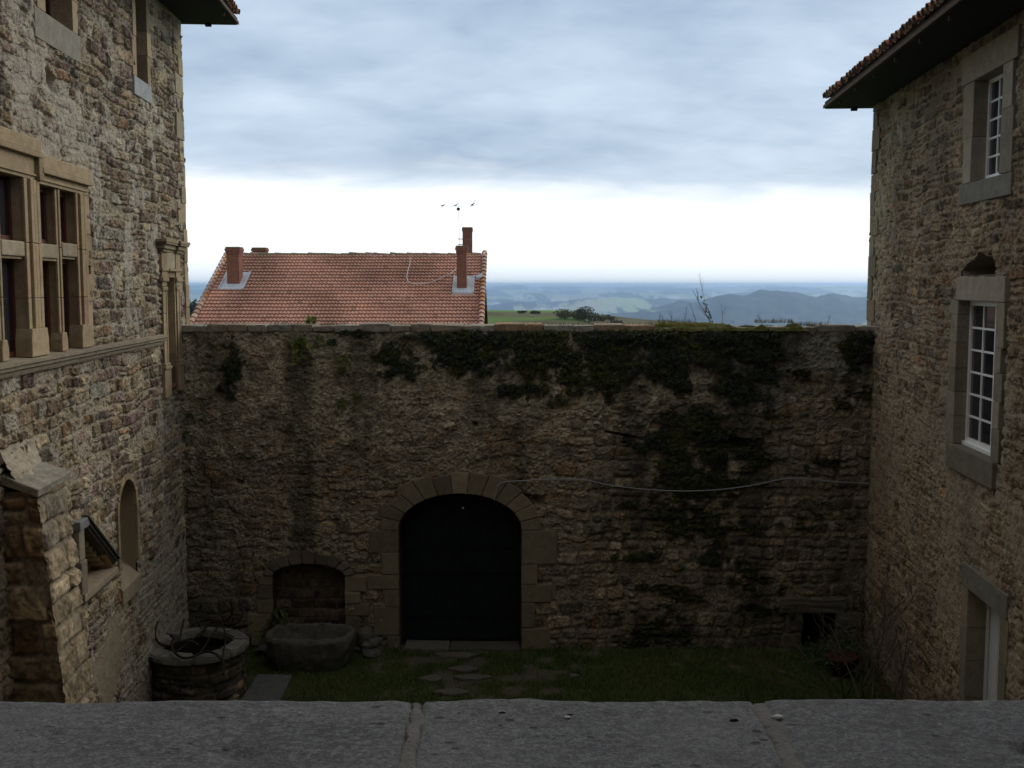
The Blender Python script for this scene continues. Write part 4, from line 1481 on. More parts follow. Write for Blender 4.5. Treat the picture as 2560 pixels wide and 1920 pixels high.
# dark cushion plants hanging below the coping
spots = [(870, 775, 55, 45, 1.0), (985, 760, 62, 48, 1), (1035, 760, 48, 44, .8), (940, 735, 60, 22, .8), (1060, 770, 60, 50, 1), (1095, 745, 60, 40, 1), (1150, 770, 70, 55, 1.1), (1215, 770, 80, 55, 1.2),
         (1280, 760, 70, 60, 1.2), (1340, 760, 80, 60, 1.3), (1420, 755, 90, 60, 1.3), (1490, 760, 80, 55, 1.2), (1560, 760, 80, 60, 1.2), (1620, 780, 60, 70, 1.1), (1660, 770, 40, 60, .9), (1590, 830, 50, 50, .9),
         (1300, 820, 60, 45, .8), (1240, 830, 50, 30, .7), (1180, 850, 60, 28, .6), (1465, 825, 34, 30, .8), (1100, 845, 40, 22, .5), (1660, 850, 35, 45, .5), (1510, 915, 50, 45, .9), (1545, 940, 45, 40, .8), (1420, 955, 48, 35, .8),
         (1550, 985, 60, 18, .5), (1440, 1000, 40, 14, .35), (1545, 1015, 25, 30, .6), (1480, 880, 16, 22, .4), (1385, 920, 20, 22, .3), (500, 790, 22, 60, .8), (495, 838, 22, 26, .8), (530, 760, 14, 30, .4), (1855, 750, 38, 36, 1.0), (1845, 790, 16, 22, .5),
         (1620, 900, 60, 40, .35), (1690, 800, 25, 30, .4), (715, 735, 30, 16, .3), (790, 720, 50, 12, .4), (740, 715, 60, 10, .4), (1630, 990, 70, 20, .3), (1760, 1000, 60, 25, .3), (1500, 1060, 60, 18, .4), (1620, 1130, 40, 24, .4), (1500, 1120, 60, 12, .4), (1390, 1200, 90, 14, .4), (1540, 1210, 40, 36, .5), (1560, 1180, 30, 20, .4), (1610, 1215, 45, 18, .3)]
n_try = 520000
px_ = RN.uniform(440, 1890, n_try); py_ = RN.uniform(708, 1240, n_try)
fld = np.zeros(n_try)
for (px, py, rx, ry, dens) in spots:
    q2 = ((px_ - px) / (rx * 1.15)) ** 2 + ((py_ - py) / (ry * 1.15)) ** 2
    fld = np.maximum(fld, min(1.0, .45 + .55 * dens) * np.exp(-q2 * .9))
fld = fld + .32 * np.exp(-((py_ - 725) / 16) ** 2) * sst(px_, 860, 960) * (1 - sst(px_, 1670, 1700))
big = fbm(px_ / 34, py_ / 26, 440, 3); fin = fbm(px_ / 9, py_ / 8, 445, 3)
val = fld * (.10 + .62 * fbc(px_ / 30, py_ / 22, 440, 4) + .42 * fbc(px_ / 10, py_ / 8, 445, 3))
kp = (py_ > 714 + 10 * (fin - .5)) & (val > .33 + .12 * sst(vnoise(px_ / 16, py_ / 14, 447), .55, .8)) & (RN.rand(n_try) < np.clip((val - .27) * 2.4, .12, .75))
px_, py_, val, fin = px_[kp], py_[kp], val[kp], fin[kp]
k_ = 22.0 / 2335
XZ = np.array([far_pt(a, c) for a, c in zip(px_, py_)])
thick = np.clip((val - .30) * .26, .01, .17) * (py_ < 900) + np.clip((val - .40) * .25, .01, .12) * (py_ >= 900)
P_ = np.stack([XZ[:, 0], YF - .07 - thick * RN.uniform(.1, 1, len(px_)), XZ[:, 1]], 1)
g = RN.uniform(0, 1, (len(P_), 1))
pt_ = fbm(px_ / 55, py_ / 45, 450, 3)[:, None]
base = np.array([.017, .027, .013]) * (1 - g) + np.array([.040, .054, .020]) * g
base = lerp(base, base * np.array([2.0, 1.6, .7]), sst(pt_, .48, .65))
yel = (RN.rand(len(P_), 1) < .045)
C_ = np.where(yel, np.array([.085, .080, .022]), base)
N_ = np.tile(np.array([0, -1.0, .35]), (len(P_), 1))
ivy = leaves_mesh('hanging_wall_plants', P_, N_, .034, C_, M['leaf'], None, 3, 1.9, 1.2)
tag(ivy, 'dark cushions of creeping plants and moss hanging over the courtyard wall', 'wall plants', kind='stuff')

# yellow-green moss mat on the coping towards the right
xs = np.linspace(2.6, 6.05, 150); ys = np.linspace(YF - .14, YF + .72, 34)
X, Y = np.meshgrid(xs, ys, indexing='ij')
hm = fbm(X * 2.2, Y * 3, 420, 4); hm2 = fbm(X * 14, Y * 14, 425, 3)
prof = sst(Y, YF - .14, YF - .02) * (1 - sst(Y, YF + .5, YF + .72)) * sst(X, 2.6, 3.1) * (1 - .8 * sst(X, 5.85, 6.05))
Zm = WT + .02 + prof * (.05 + .10 * sst(hm, .35, .7)) + (hm2 - .5) * .045
Yd = Y - (1 - prof) * 0
cm = np.array([.060, .062, .012]) * (0.6 + .9 * hm2[..., None]) + np.array([.07, .065, .006]) * sst(hm, .45, .7)[..., None]
i, j = np.meshgrid(np.arange(149), np.arange(33), indexing='ij')
F = np.stack([i * 34 + j, (i + 1) * 34 + j, (i + 1) * 34 + j + 1, i * 34 + j + 1], -1).reshape(-1, 4)
moss = np_mesh('moss', np.stack([X, Yd, Zm], -1).reshape(-1, 3), F, M['soil'], None, cm.reshape(-1, 3))
tag(moss, 'yellow-green moss mat covering the right part of the wall coping', 'moss', kind='stuff')
# dead grass and short herbs along the top
n = 5200
gx = RN.uniform(-6.6, 7.4, n)
dens = .25 + .6 * (gx > 4.6) + .25 * ((gx < -2.5) & (gx > -5)) + .4 * ((gx > 2.8) & (gx < 4.6))
dens = dens * (fbm(gx * 1.7, gx * 0, 430, 3) > .42)
kp = RN.rand(n) < dens
gx = gx[kp]
gy = YF + RN.uniform(-.02, .6, len(gx))
gz = WT + .11 + .06 * ((gx > 3) & (gx < 5.8))
mixc = RN.rand(len(gx), 1)
gc = np.array([.055, .06, .015]) * mixc + np.array([.13, .11, .055]) * (1 - mixc)
gr = blades_mesh('coping_grass', np.stack([gx, gy, np.full_like(gx, 0) + gz], 1), .085, .007, gc, M['leaf'], None, 9, .9)
tag(gr, 'thin dry grass growing along the wall coping', 'grass', kind='stuff')


def wall_plant(px, py, size, n, bright, label, Y=YF, off=.10):
    x0, z0 = far_pt(px, py, Y)
    R = np.random.RandomState(int(px * 7 + py))
    k = 9
    P, N = [], []
    for f in range(k):                            # fronds springing from one root
        an = R.uniform(-1.3, 1.3); L = size * R.uniform(.6, 1.1)
        d = np.array([math.sin(an), -R.uniform(.3, .8), R.uniform(-.9, .7)])
        for t in np.linspace(.1, 1, max(3, n // k)):
            p = np.array([x0, Y - off, z0]) + d * L * t + np.array([0, 0, -.5 * L * t * t]) + R.normal(0, size * .07, 3)
            P.append(p); N.append([R.normal(0, .5), -1, .6])
    P = np.array(P)
    g = R.rand(len(P), 1)
    C = np.array([.045, .075, .015]) * (1 - g) + np.array([.15, .16, .025]) * g
    o = leaves_mesh('wall_fern', P, np.array(N), size * .20, C * bright, M['leaf'], None, int(px), 2.0, .8)
    tag(o, label, 'wall plant', 'ferns and herbs rooted in the courtyard wall')
    return o


for a in ((650, 738, .34, 110, 1.2, 'bright yellow-green fern just under the coping left of centre'),
          (690, 728, .18, 54, 1.0, 'small fern tucked under the coping right of the brightest fern'),
          (741, 770, .22, 80, 1.0, 'green fern in the wall between the coping fern and the lower pair of ferns'),
          (737, 795, .17, 54, 1.0, 'yellowing fern low on the hanging stem below the other mid-wall fern'),
          (770, 853, .18, 54, .8, 'right-hand fern of the low pair in the plastered wall'),
          (742, 865, .20, 60, .95, 'left-hand fern of the low pair, with brown trailing roots'),
          (627, 915, .14, 45, .75, 'dull green tuft alone in the middle of the plastered left part of the wall'),
          (412, 893, .15, 60, .6, 'dark leafy clump by the left corner, upper of two there'),
          (402, 932, .15, 45, .7, 'thin fern in the left corner under the dark leafy clump'),
          (525, 980, .14, 45, .55, 'low dark tuft on a ledge well above the stone trough'),
          (668, 690, .24, 90, 1.6, 'lime-yellow plant standing up on the coping in front of the tiled roof')):
    px, py, s_, n_, br_, lb = a
    wall_plant(px, py, s_, n_, br_, lb, YF + (.25 if py < 700 else 0), 0.0 if py < 700 else .08)
# leafy plant growing inside the niche beside the trough
wp = wall_plant(606, 1318, .42, 180, .55, 'dark green herb growing in the arched niche behind the trough', YF - .02, .1)

# grey conduit slung across the wall
ck = [(1068, 1078), (1072, 1060), (1083, 1040), (1130, 1036), (1180, 1033), (1260, 1034), (1320, 1046), (1400, 1055), (1480, 1058), (1550, 1055), (1620, 1046), (1710, 1030), (1800, 1038), (1884, 1042)]
pth = []
for (px, py) in ck:
    x0, z0 = far_pt(px, py)
    pth.append((x0, YF - .14, z0))
bm = bmesh.new()
tube_bm(bm, smooth_path(pth, 6), .0125, 6)
cab = from_bm('electric_cable', bm, M['conduit'], None, True)
tag(cab, 'thin grey electric conduit sagging across the stone wall from the gate arch', 'cable')

# ================================================================== COURTYARD GROUND
xs = np.linspace(-8, 9, 230); ys = np.linspace(2.0, 22.3, 260)
X, Y = np.meshgrid(xs, ys, indexing='ij')
g1 = fbm(X * .5, Y * .5, 500, 4); g2 = fbm(X * 3, Y * 3, 510, 4)
Zg = GZ - .02 + (g1 - .5) * .10 + (g2 - .5) * .03 + .07 * sst(Y, 21.2, 22.1) * (np.abs(X + 1.07) > 1.3)
bare = sst(g2 * .55 + g1 * .45 + .16 * np.exp(-((X + .8) / 1.4) ** 2 - ((Y - 20.6) / 1.4) ** 2), .60, .72)
cg = lerp(np.array([.048, .066, .018]) * (0.6 + .8 * g2[..., None]), np.array([.085, .076, .055]) * (0.6 + .8 * g2[..., None]), bare)
i, j = np.meshgrid(np.arange(229), np.arange(259), indexing='ij')
F = np.stack([i * 260 + j, (i + 1) * 260 + j, (i + 1) * 260 + j + 1, i * 260 + j + 1], -1).reshape(-1, 4)
gnd = np_mesh('ground', np.stack([X, Y, Zg], -1).reshape(-1, 3), F, M['soil'], None, cg.reshape(-1, 3))
tag(gnd, kind='structure')
n = 70000
gx = RN.uniform(-6.9, 7.6, n); gy = RN.uniform(16.5, 22.0, n)
q1_ = fbm(gx * .5, gy * .5, 500, 4); q2_ = fbm(gx * 3, gy * 3, 510, 4)
bq = sst(q2_ * .55 + q1_ * .45 + .16 * np.exp(-((gx + .8) / 1.4) ** 2 - ((gy - 20.6) / 1.4) ** 2), .60, .72)
kp = (RN.rand(n) > bq * .92) & ~((gx > -5.0) & (gx < -4.15) & (gy < 20.5))
kp &= ((gx + 5.86) ** 2 + (gy - 19.6) ** 2) > 1.0
gx, gy, q1_, q2_ = gx[kp], gy[kp], q1_[kp], q2_[kp]
gz = GZ - .03 + (q1_ - .5) * .10 + (q2_ - .5) * .03 + .07 * sst(gy, 21.2, 22.1) * (np.abs(gx + 1.07) > 1.3)
mixc = RN.rand(len(gx), 1); pat = sst(fbm(gx * .8, gy * .8, 530, 3), .4, .65)[:, None]
gc = np.array([.050, .092, .016]) * (1 - pat) + np.array([.092, .110, .024]) * pat
gc = gc * (.6 + .8 * mixc)
lawn = blades_mesh('grass', np.stack([gx, gy, gz], 1), .075, .011, gc, M['leaf'], None, 12, .8)
tag(lawn, 'short rough grass over the courtyard floor', 'grass', kind='stuff')

# paving slab by the well, stepping stones before the gate
B = Blocks(51)
P = [(-4.98, 18.4, GZ - .12), (-4.22, 18.4, GZ - .12), (-4.28, 20.45, GZ - .12), (-4.95, 20.5, GZ - .12),
     (-4.98, 18.4, GZ + .035), (-4.22, 18.4, GZ + .035), (-4.28, 20.45, GZ + .035), (-4.95, 20.5, GZ + .035)]
B.hexa(P, (.125, .125, .125), .02, 2)
o = B.done('paving_slab', M['dressed'])
tag(o, 'flat grey paving slab set in the grass beside the well', 'paving slab')
for (px, py, sx, sy, lb) in ((985, 1418, .42, .16, 'flat stone in the turf nearest the gate threshold'), (1000, 1448, .26, .12, 'middle stepping stone in the turf between gate and parapet'),
                             (1020, 1466, .34, .13, 'wide flat stone in the turf, third away from the gate'), (930, 1468, .22, .14, 'pale flat stone in the turf left of the line of stepping stones'), (975, 1498, .30, .14, 'stone in the turf closest to the parapet'),
                             (1240, 1462, .10, .07, 'small pale stone alone in the grass right of the gate'), (1690, 1455, .07, .06, 'little stone alone in the grass below the right part of the wall')):
    k = 2560 / 2212
    a = (px * k - 1280) / FPX; b_ = (960 - py * k) / FPX
    t = (GZ) / (-math.sin(PITCH) + b_ * math.cos(PITCH))
    x0, y0 = a * t, (math.cos(PITCH) + b_ * math.sin(PITCH)) * t
    bm = bmesh.new()
    bmesh.ops.create_icosphere(bm, subdivisions=3, radius=1)
    R = random.Random(px)
    for v in bm.verts:
        d = 1 + .25 * math.sin(v.co.x * 3 + px) * math.cos(v.co.y * 4 + py)
        v.co = Vector((x0 + v.co.x * sx * d, y0 + v.co.y * sy * d, GZ + .015 + max(-.05, min(.035, v.co.z * .09))))
    o = from_bm('stepping_stone', bm, M['stone_pale'] if 'stone_pale' in M else M.setdefault('stone_pale', mat_solid('flat_field_stone', (.125, .115, .098), .95, .4, 8, .8, 40)), None, True)
    tag(o, lb, 'stone', 'loose stones lying in the courtyard grass')

# ================================================================== WELL
WX, WY, WR = -5.86, 19.60, .88
well = thing('well', (WX, WY, GZ), 'round stone well with a thick slab rim against the left house', 'well')
na, nz_ = 260, 60
TH, Z = np.meshgrid(np.linspace(0, 2 * math.pi, na), np.linspace(GZ - .1, GZ + .86, nz_), indexing='ij')
ms = masonry(TH * WR, Z, 601, hc=(.15, .25), wc=(.18, .36), wob=.03, rnd=(.015, .05), split=.2)
h, c = stone_relief(ms, TH * WR, Z, 601, [(.16, .13, .095, 3), (.13, .105, .08, 3), (.11, .095, .08, 2), (.19, .14, .09, 1)], (.12, .105, .082), amp=.045, bw=.028, rough=.016)
RR = WR - .06 + h
al = sst(fbm(TH * 2, Z * 2, 620, 3), .4, .7)[..., None]
c = c * (1 - .45 * al)
P = np.stack([WX + RR * np.cos(TH), WY + RR * np.sin(TH), Z], -1).reshape(-1, 3)
i, j = np.meshgrid(np.arange(na - 1), np.arange(nz_ - 1), indexing='ij')
F = np.stack([i * nz_ + j, (i + 1) * nz_ + j, (i + 1) * nz_ + j + 1, i * nz_ + j + 1], -1).reshape(-1, 4)
np_mesh('shaft', P, F, M['masonry'], well, c.reshape(-1, 3))
B = Blocks(52)
ns = 8
for i in range(ns):
    t0, t1 = 2 * math.pi * i / ns + .2, 2 * math.pi * (i + 1) / ns + .2
    sub = np.linspace(t0 + .012, t1 - .012, 5)
    col = B.colour([(.235, .225, .195), (.20, .195, .17), (.27, .255, .225)])

    def rin(t):                                    # lozenge-shaped mouth
        return .60 / (abs(math.cos(t - .25)) ** 1.5 + abs(math.sin(t - .25)) ** 1.5) ** (1 / 1.5) + .06
    V = []
    for zz_ in (GZ + .84, GZ + .99 + B.R.uniform(-.012, .012)):
        for t in sub:
            ro = WR + .055 + B.R.uniform(-.015, .015)
            V.append((WX + rin(t) * math.cos(t), WY + rin(t) * math.sin(t), zz_))
            V.append((WX + ro * math.cos(t), WY + ro * math.sin(t), zz_ - (.02 if zz_ > GZ + .9 else 0)))
    m = 10
    F = []
    for k in range(4):
        a0 = 2 * k
        F += [[a0, a0 + 1, a0 + 3, a0 + 2], [m + a0, m + a0 + 2, m + a0 + 3, m + a0 + 1], [a0 + 1, m + a0 + 1, m + a0 + 3, a0 + 3], [a0, a0 + 2, m + a0 + 2, m + a0]]
    F += [[0, m, m + 1, 1], [8, 9, m + 9, m + 8]]
    bm = bmesh.new()
    vs = [bm.verts.new(p) for p in V]
    for f in F:
        bm.faces.new([vs[q_] for q_ in f])
    bmesh.ops.recalc_face_normals(bm, faces=bm.faces[:])
    bmesh.ops.bevel(bm, geom=[e for e in bm.edges if e.calc_face_angle(0) > .6], offset=.025, segments=2, affect='EDGES')
    bm.verts.index_update()
    B.add([v.co.copy() for v in bm.verts], [[v.index for v in f.verts] for f in bm.faces], col)
    bm.free()
M['rim'] = mat_attr('lichened_rim_stone', var=.55, scale=9.0, bump=.7, bscale=30)
B.done('rim', M['rim'], well)
bm = bmesh.new()
c0 = [bm.verts.new((WX + .66 * math.cos(t), WY + .66 * math.sin(t), GZ + .86)) for t in np.linspace(0, 2 * math.pi, 25)[:-1]]
c1 = [bm.verts.new((v.co.x, v.co.y, GZ - 1.5)) for v in c0]
for i in range(24):
    bm.faces.new([c0[i], c0[(i + 1) % 24], c1[(i + 1) % 24], c1[i]])
bm.faces.new(c1)
from_bm('well_lining', bm, M['dark_earth'], well)

# fallen wrought-iron well head lying over the mouth: scrolls and bars
RIMZ = GZ + .99
iron = thing('wrought_iron_wellhead', (WX, WY, RIMZ), 'rusty wrought-iron scrolls and bars lying across the mouth of the stone well', 'ironwork')


def zoom7(x, y, h=0.0):
    """point of the photograph detail (340..700, 1480..1760) at height RIMZ+h"""
    px, py = 340 + x * 360 / 2133, 1480 + y * 280 / 1659
    a = (px - 1280) / FPX; b_ = (960 - py) / FPX
    t = (RIMZ + h) / (-math.sin(PITCH) + b_ * math.cos(PITCH))
    return Vector((a * t, (math.cos(PITCH) + b_ * math.sin(PITCH)) * t, RIMZ + h))


scrolls = [[(320, 440, .40), (280, 540, .30), (285, 660, .16), (350, 765, .06), (470, 800, .03), (620, 780, .05), (740, 730, .12), (850, 740, .10), (930, 800, .03)],
           [(510, 640, .24), (560, 690, .22), (525, 760, .16), (545, 850, .10), (610, 930, .06), (720, 980, .04), (840, 960, .04), (960, 905, .06), (1080, 885, .10), (1190, 925, .10), (1270, 1010, .02), (1310, 1100, -.05), (1290, 1220, -.12)],
           [(950, 430, .06), (1090, 402, .10), (1220, 425, .12), (1310, 440, .14), (1390, 380, .24), (1430, 260, .40), (1395, 130, .58)],
           [(1000, 590, .05), (1040, 490, .10), (1120, 445, .14), (1240, 450, .16), (1380, 490, .18), (1500, 450, .26), (1580, 330, .40), (1585, 220, .52), (1540, 150, .60)]]
bars = [[(710, 400, .28), (675, 560, .14), (635, 740, .05)], [(1080, 490, .16), (960, 600, .12), (830, 710, .09), (600, 880, .04)], [(1220, 510, .15), (1090, 680, .12), (1020, 800, .09), (930, 925, .05)],
        [(1260, 450, .16), (1320, 590, .14), (1330, 700, .12), (1300, 850, .09), (1275, 1000, .04)], [(1300, 450, .15), (1240, 470, .14), (1050, 500, .12)]]
for path in scrolls:
    bm = bmesh.new(); tube_bm(bm, smooth_path([zoom7(*p) for p in path], 6), .024, 7)
    from_bm('scroll', bm, M['iron'], iron, True)
for path in bars:
    bm = bmesh.new(); tube_bm(bm, smooth_path([zoom7(*p) for p in path], 4), .017, 6)
    from_bm('bar', bm, M['iron'], iron, True)

# ================================================================== TROUGH
trough = thing('stone_trough', (-4.05, 21.2, GZ), 'hollowed grey stone trough with a bowed front standing before the arched niche', 'trough')


def ring_pts(off, z, wob=0.0):
    """plan of the trough: straight back, bowed front"""
    R = random.Random(9)
    out = []
    n = 30
    for k in range(n):                              # front bow from left to right
        t = k / (n - 1)
        ang = math.pi * (1 + t)
        xx = math.copysign(abs(math.cos(ang)) ** .75, math.cos(ang)); yy = -abs(math.sin(ang)) ** .62
        out.append((-4.05 + (.90 - off) * xx, 21.32 + (.76 - off) * yy))
    for k in range(1, 12):                          # back
        t = k / 12
        out.append((-4.05 + (.90 - off) * (1 - 2 * t), 21.32 + (.42 - off) * min(1, math.sin(math.pi * t) * 3.0)))
    return [Vector((x + R.uniform(-1, 1) * wob, y + R.uniform(-1, 1) * wob, z + R.uniform(-1, 1) * wob)) for x, y in out]


bm = bmesh.new()
levels = [(.17, GZ - .05, .0), (.11, GZ + .10, .012), (.04, GZ + .30, .014), (.01, GZ + .50, .012), (.0, GZ + .60, .010), (.015, GZ + .65, .010), (.05, GZ + .665, .010), (.12, GZ + .66, .012), (.145, GZ + .62, .010), (.19, GZ + .42, .01), (.28, GZ + .30, .0)]
rings = [[bm.verts.new(p) for p in ring_pts(*l)] for l in levels]
m = len(rings[0])
for a, c in zip(rings[:-1], rings[1:]):
    for k in range(m):
        bm.faces.new([a[k], a[(k + 1) % m], c[(k + 1) % m], c[k]])
bm.faces.new(rings[-1])
bmesh.ops.subdivide_edges(bm, edges=bm.edges[:], cuts=1, use_grid_fill=True)
bmesh.ops.subdivide_edges(bm, edges=bm.edges[:], cuts=1, use_grid_fill=True)
for v in bm.verts:
    v.co += mnoise.noise_vector(v.co * 5.0) * .022 + mnoise.noise_vector(v.co * 15.0) * .010
from_bm('trough_basin', bm, M['granite_rough'], trough, True)

# ================================================================== boulders at the foot of the wall beside trough and gate
for (x0, y0, sx, sy, sz, lb, c_) in ((-2.95, 21.75, .32, .20, .16, 'dark boulder at the foot of the wall between trough and gate', 1), (-3.02, 21.86, .22, .16, .27, 'upright rough stone leaning on the wall right of the trough', 2),
                                     (-5.05, 21.75, .20, .15, .14, 'small stone on the ground left of the trough', 3)):
    bm = bmesh.new(); bmesh.ops.create_icosphere(bm, subdivisions=4, radius=1)
    for v in bm.verts:
        v.co += mnoise.noise_vector(v.co * 1.7 + Vector((c_ * 9, 0, 0))) * .35 + mnoise.noise_vector(v.co * 5) * .07
        d = 1 + .16 * math.sin(3.1 * v.co.x + c_) + .13 * math.cos(4.3 * v.co.z + 2 * c_) + .1 * math.sin(5.2 * v.co.y)
        v.co = Vector((x0 + v.co.x * sx * d, y0 + v.co.y * sy * d, GZ + sz * .8 + v.co.z * sz * d))
    o = from_bm('boulder', bm, M['granite_rough'], None, True)
    tag(o, lb, 'stone')
# ================================================================== PARAPET IN THE FOREGROUND
PZ = -.90
parapet = thing('stone_parapet', (0, 2.0, PZ - .8), 'wide grey stone parapet with mortared slab joints across the foreground', 'parapet')


def slab(x0a, x0b, x1a, x1b, seed):
    """top slab from x0 to x1 (a = near edge, b = far edge); worn uneven arris"""
    nx, ny = 150, 60
    Yn, Yf = 1.45, 2.292
    R = seed
    u, v = np.meshgrid(np.linspace(0, 1, nx), np.linspace(0, 1, ny), indexing='ij')
    Yb = Yf + (fbm(u * 9 + R, u * 0 + R, 700 + R, 4) - .5) * .014 - .014 * (np.exp(-u * (x1b - x0b) / .03) + np.exp(-(1 - u) * (x1b - x0b) / .03))
    xa = x0a + (x1a - x0a) * u; xb = x0b + (x1b - x0b) * u
    Y = Yn + (Yb - Yn) * v
    X = xa + (xb - xa) * v
    edge = np.minimum(np.minimum(u, 1 - u) * (x1b - x0b), (1 - v) * .82)
    Z = PZ + (fbm(X * 3, Y * 3, 710, 3) - .5) * .012 + (fbm(X * 22, Y * 22, 712, 3) - .5) * .006 - .020 * (1 - np.clip(edge / .02, 0, 1)) ** 2
    for (hx, hy, r_, d_) in ((-.52, 2.01, .020, .014), (1.045, 2.03, .024, .03), (-.93, 2.10, .012, .008), (1.02, 2.035, .02, .025)):
        Z = Z - d_ * np.exp(-(((X - hx) / (r_ * 1.6)) ** 2 + ((Y - hy) / r_) ** 2))
    top = np.stack([X, Y, Z], -1)
    # far face going down
    lowr = top[:, -1, :].copy(); lowr[:, 2] = PZ - .22
    mid = top[:, -1, :].copy(); mid[:, 2] -= .03; mid[:, 1] += .004
    nr = top[:, 0, :].copy(); nr[:, 2] = PZ - .22
    G = np.concatenate([nr[:, None], top, mid[:, None], lowr[:, None]], 1)
    k = G.shape[1]
    i, j = np.meshgrid(np.arange(nx - 1), np.arange(k - 1), indexing='ij')
    F = np.stack([i * k + j, (i + 1) * k + j, (i + 1) * k + j + 1, i * k + j + 1], -1).reshape(-1, 4)
    return np_mesh('coping_slab', G.reshape(-1, 3), F, M['slab'], parapet)


slab(-2.6, -2.6, -.192, -.206, 1)
slab(-.186, -.200, .520, .530, 2)
slab(.526, .536, 2.6, 2.6, 3)
for (xa0, xa1, xb0, xb1, Yj, sd_) in ((-.214, -.168, -.219, -.186, 2.284, 0), (.492, .570, .513, .556, 2.281, 5)):
    nx, ny = 40, 260
    u, v = np.meshgrid(np.linspace(0, 1, nx), np.linspace(0, 1, ny), indexing='ij')
    wl = (fbm(v * 16 + sd_, v * 0, 730, 4) - .5) * .034; wr = (fbm(v * 16 + 40 + sd_, v * 0, 731, 4) - .5) * .034
    xl = xa0 + (xb0 - xa0) * v + wl; xr = xa1 + (xb1 - xa1) * v + wr
    X = xl + (xr - xl) * u
    Y = 1.45 + (Yj - 1.45) * v
    # the mortar lies in a shallow trough and feathers out a little over both slabs
    Z = PZ + .0035 + (fbm(X * 24, Y * 24, 720, 4) - .5) * .007 - .009 * (np.abs(u - .5) * 2) ** 4 - .022 * np.clip((v - .965) / .035, 0, 1) ** 2
    i, j = np.meshgrid(np.arange(nx - 1), np.arange(ny - 1), indexing='ij')
    F = np.stack([i * ny + j, (i + 1) * ny + j, (i + 1) * ny + j + 1, i * ny + j + 1], -1).reshape(-1, 4)
    np_mesh('joint_mortar', np.stack([X, Y, Z], -1).reshape(-1, 3), F, M['joint'], parapet)
for xa, xb in ((-5.4, -2.61), (2.61, 5.7)):
    bm = bmesh.new(); box_bm(bm, xa, xb, 1.45, 2.27, PZ - .2, PZ - .002, .01)
    from_bm('end_slab', bm, M['slab'], parapet)
bm = bmesh.new(); box_bm(bm, -5.4, 5.7, 1.50, 2.22, GZ - .2, PZ - .221)
from_bm('parapet_wall', bm, M['render'], parapet)
# pebble, crumbs and twigs lying on the slabs
for (x0, y0, r_, kind_, lb) in ((.552, 2.175, .010, 'w', 'small white pebble on the parapet beside the right-hand mortar joint'), (.115, 2.178, .006, 'w', 'tiny white pebble on the middle parapet slab'),
                                (.122, 2.195, .0035, 'd', 'black crumb next to the tiny white pebble on the middle slab'), (.46, 2.165, .005, 'd', 'dark twig fragment left of the right-hand mortar joint'), (-.02, 2.205, .004, 'd', 'dark crumb near the outer edge of the middle slab, left of centre'),
                                (1.065, 2.025, .010, 'd', 'dark clod in the pit at the right end of the parapet')):
    bm = bmesh.new(); bmesh.ops.create_icosphere(bm, subdivisions=2, radius=1)
    sx = 2.0 if kind_ == 'd' else 1.25
    for v in bm.verts:
        d = 1 + .25 * math.sin(v.co.x * 4 + x0 * 30) * math.cos(v.co.y * 5 + v.co.z * 3)
        v.co = Vector((x0 + v.co.x * r_ * sx * d, y0 + v.co.y * r_ * .8 * d, PZ + r_ * .45 + v.co.z * r_ * .6 * d))
    o = from_bm('pebble' if kind_ == 'w' else 'crumb', bm, M['white_paint'] if kind_ == 'w' else M['dark_earth'], None, True)
    if kind_ == 'w':
        o.data.materials[0] = M.setdefault('quartz', mat_solid('white_quartz', (.5, .5, .48), .7, .2, 60, .2, 100))
    tag(o, lb, 'pebble' if kind_ == 'w' else 'debris')

# unseen wing and terrace, added behind the viewpoint to keep the courtyard dark
wing = thing('added_shading_wing', (0, -1.5, GZ), 'unseen plain wing added behind the terrace to shade the courtyard', 'house')
bm = bmesh.new(); box_bm(bm, -14, 15, -9, -1.5, GZ - .2, 11.0)
M['shading_wall'] = mat_solid('dark_shading_wall', (.085, .075, .062), .95, .35, 3, .5, 30)  # kept dark so the added wing bounces little light back
from_bm('wall', bm, M['shading_wall'], wing)
bm = bmesh.new(); box_bm(bm, -5.4, 5.7, -1.498, 1.498, GZ - .2, -1.65)
from_bm('terrace_floor', bm, M['shading_wall'], wing)

# ================================================================== TILED HOUSE BEYOND THE WALL
RX0, RX1, RY, RZ, EY, EZ = -13.88, -1.28, 53.0, 1.43, 45.5, -2.34
thouse = thing('tiled_house', (-7.5, 53, -8), 'low house with an orange clay-tiled roof and brick chimneys beyond the wall', 'house')
upv = Vector((0, RY - EY, RZ - EZ)); SL = upv.length; upn = upv.normalized(); rn = Vector((0, -upn.z, upn.y))
ntx, nrow = 76, 26
pw_, ph_ = (RX1 - RX0) / ntx, SL / 26
RT = np.random.RandomState(8)
V, F, C = [], [], []
prof_u = np.array([0, .12, .3, .5, .62, .78, .9, 1.0]); prof_h = np.array([.0, .030, .042, .030, .006, .0, .0, .0])
palt = np.array([(.42, .222, .160), (.385, .212, .160), (.46, .25, .178), (.34, .205, .158), (.44, .205, .130), (.40, .245, .19)])
base = np.array([RX0, EY, EZ]); U_ = np.array(upn); N_ = np.array(rn)
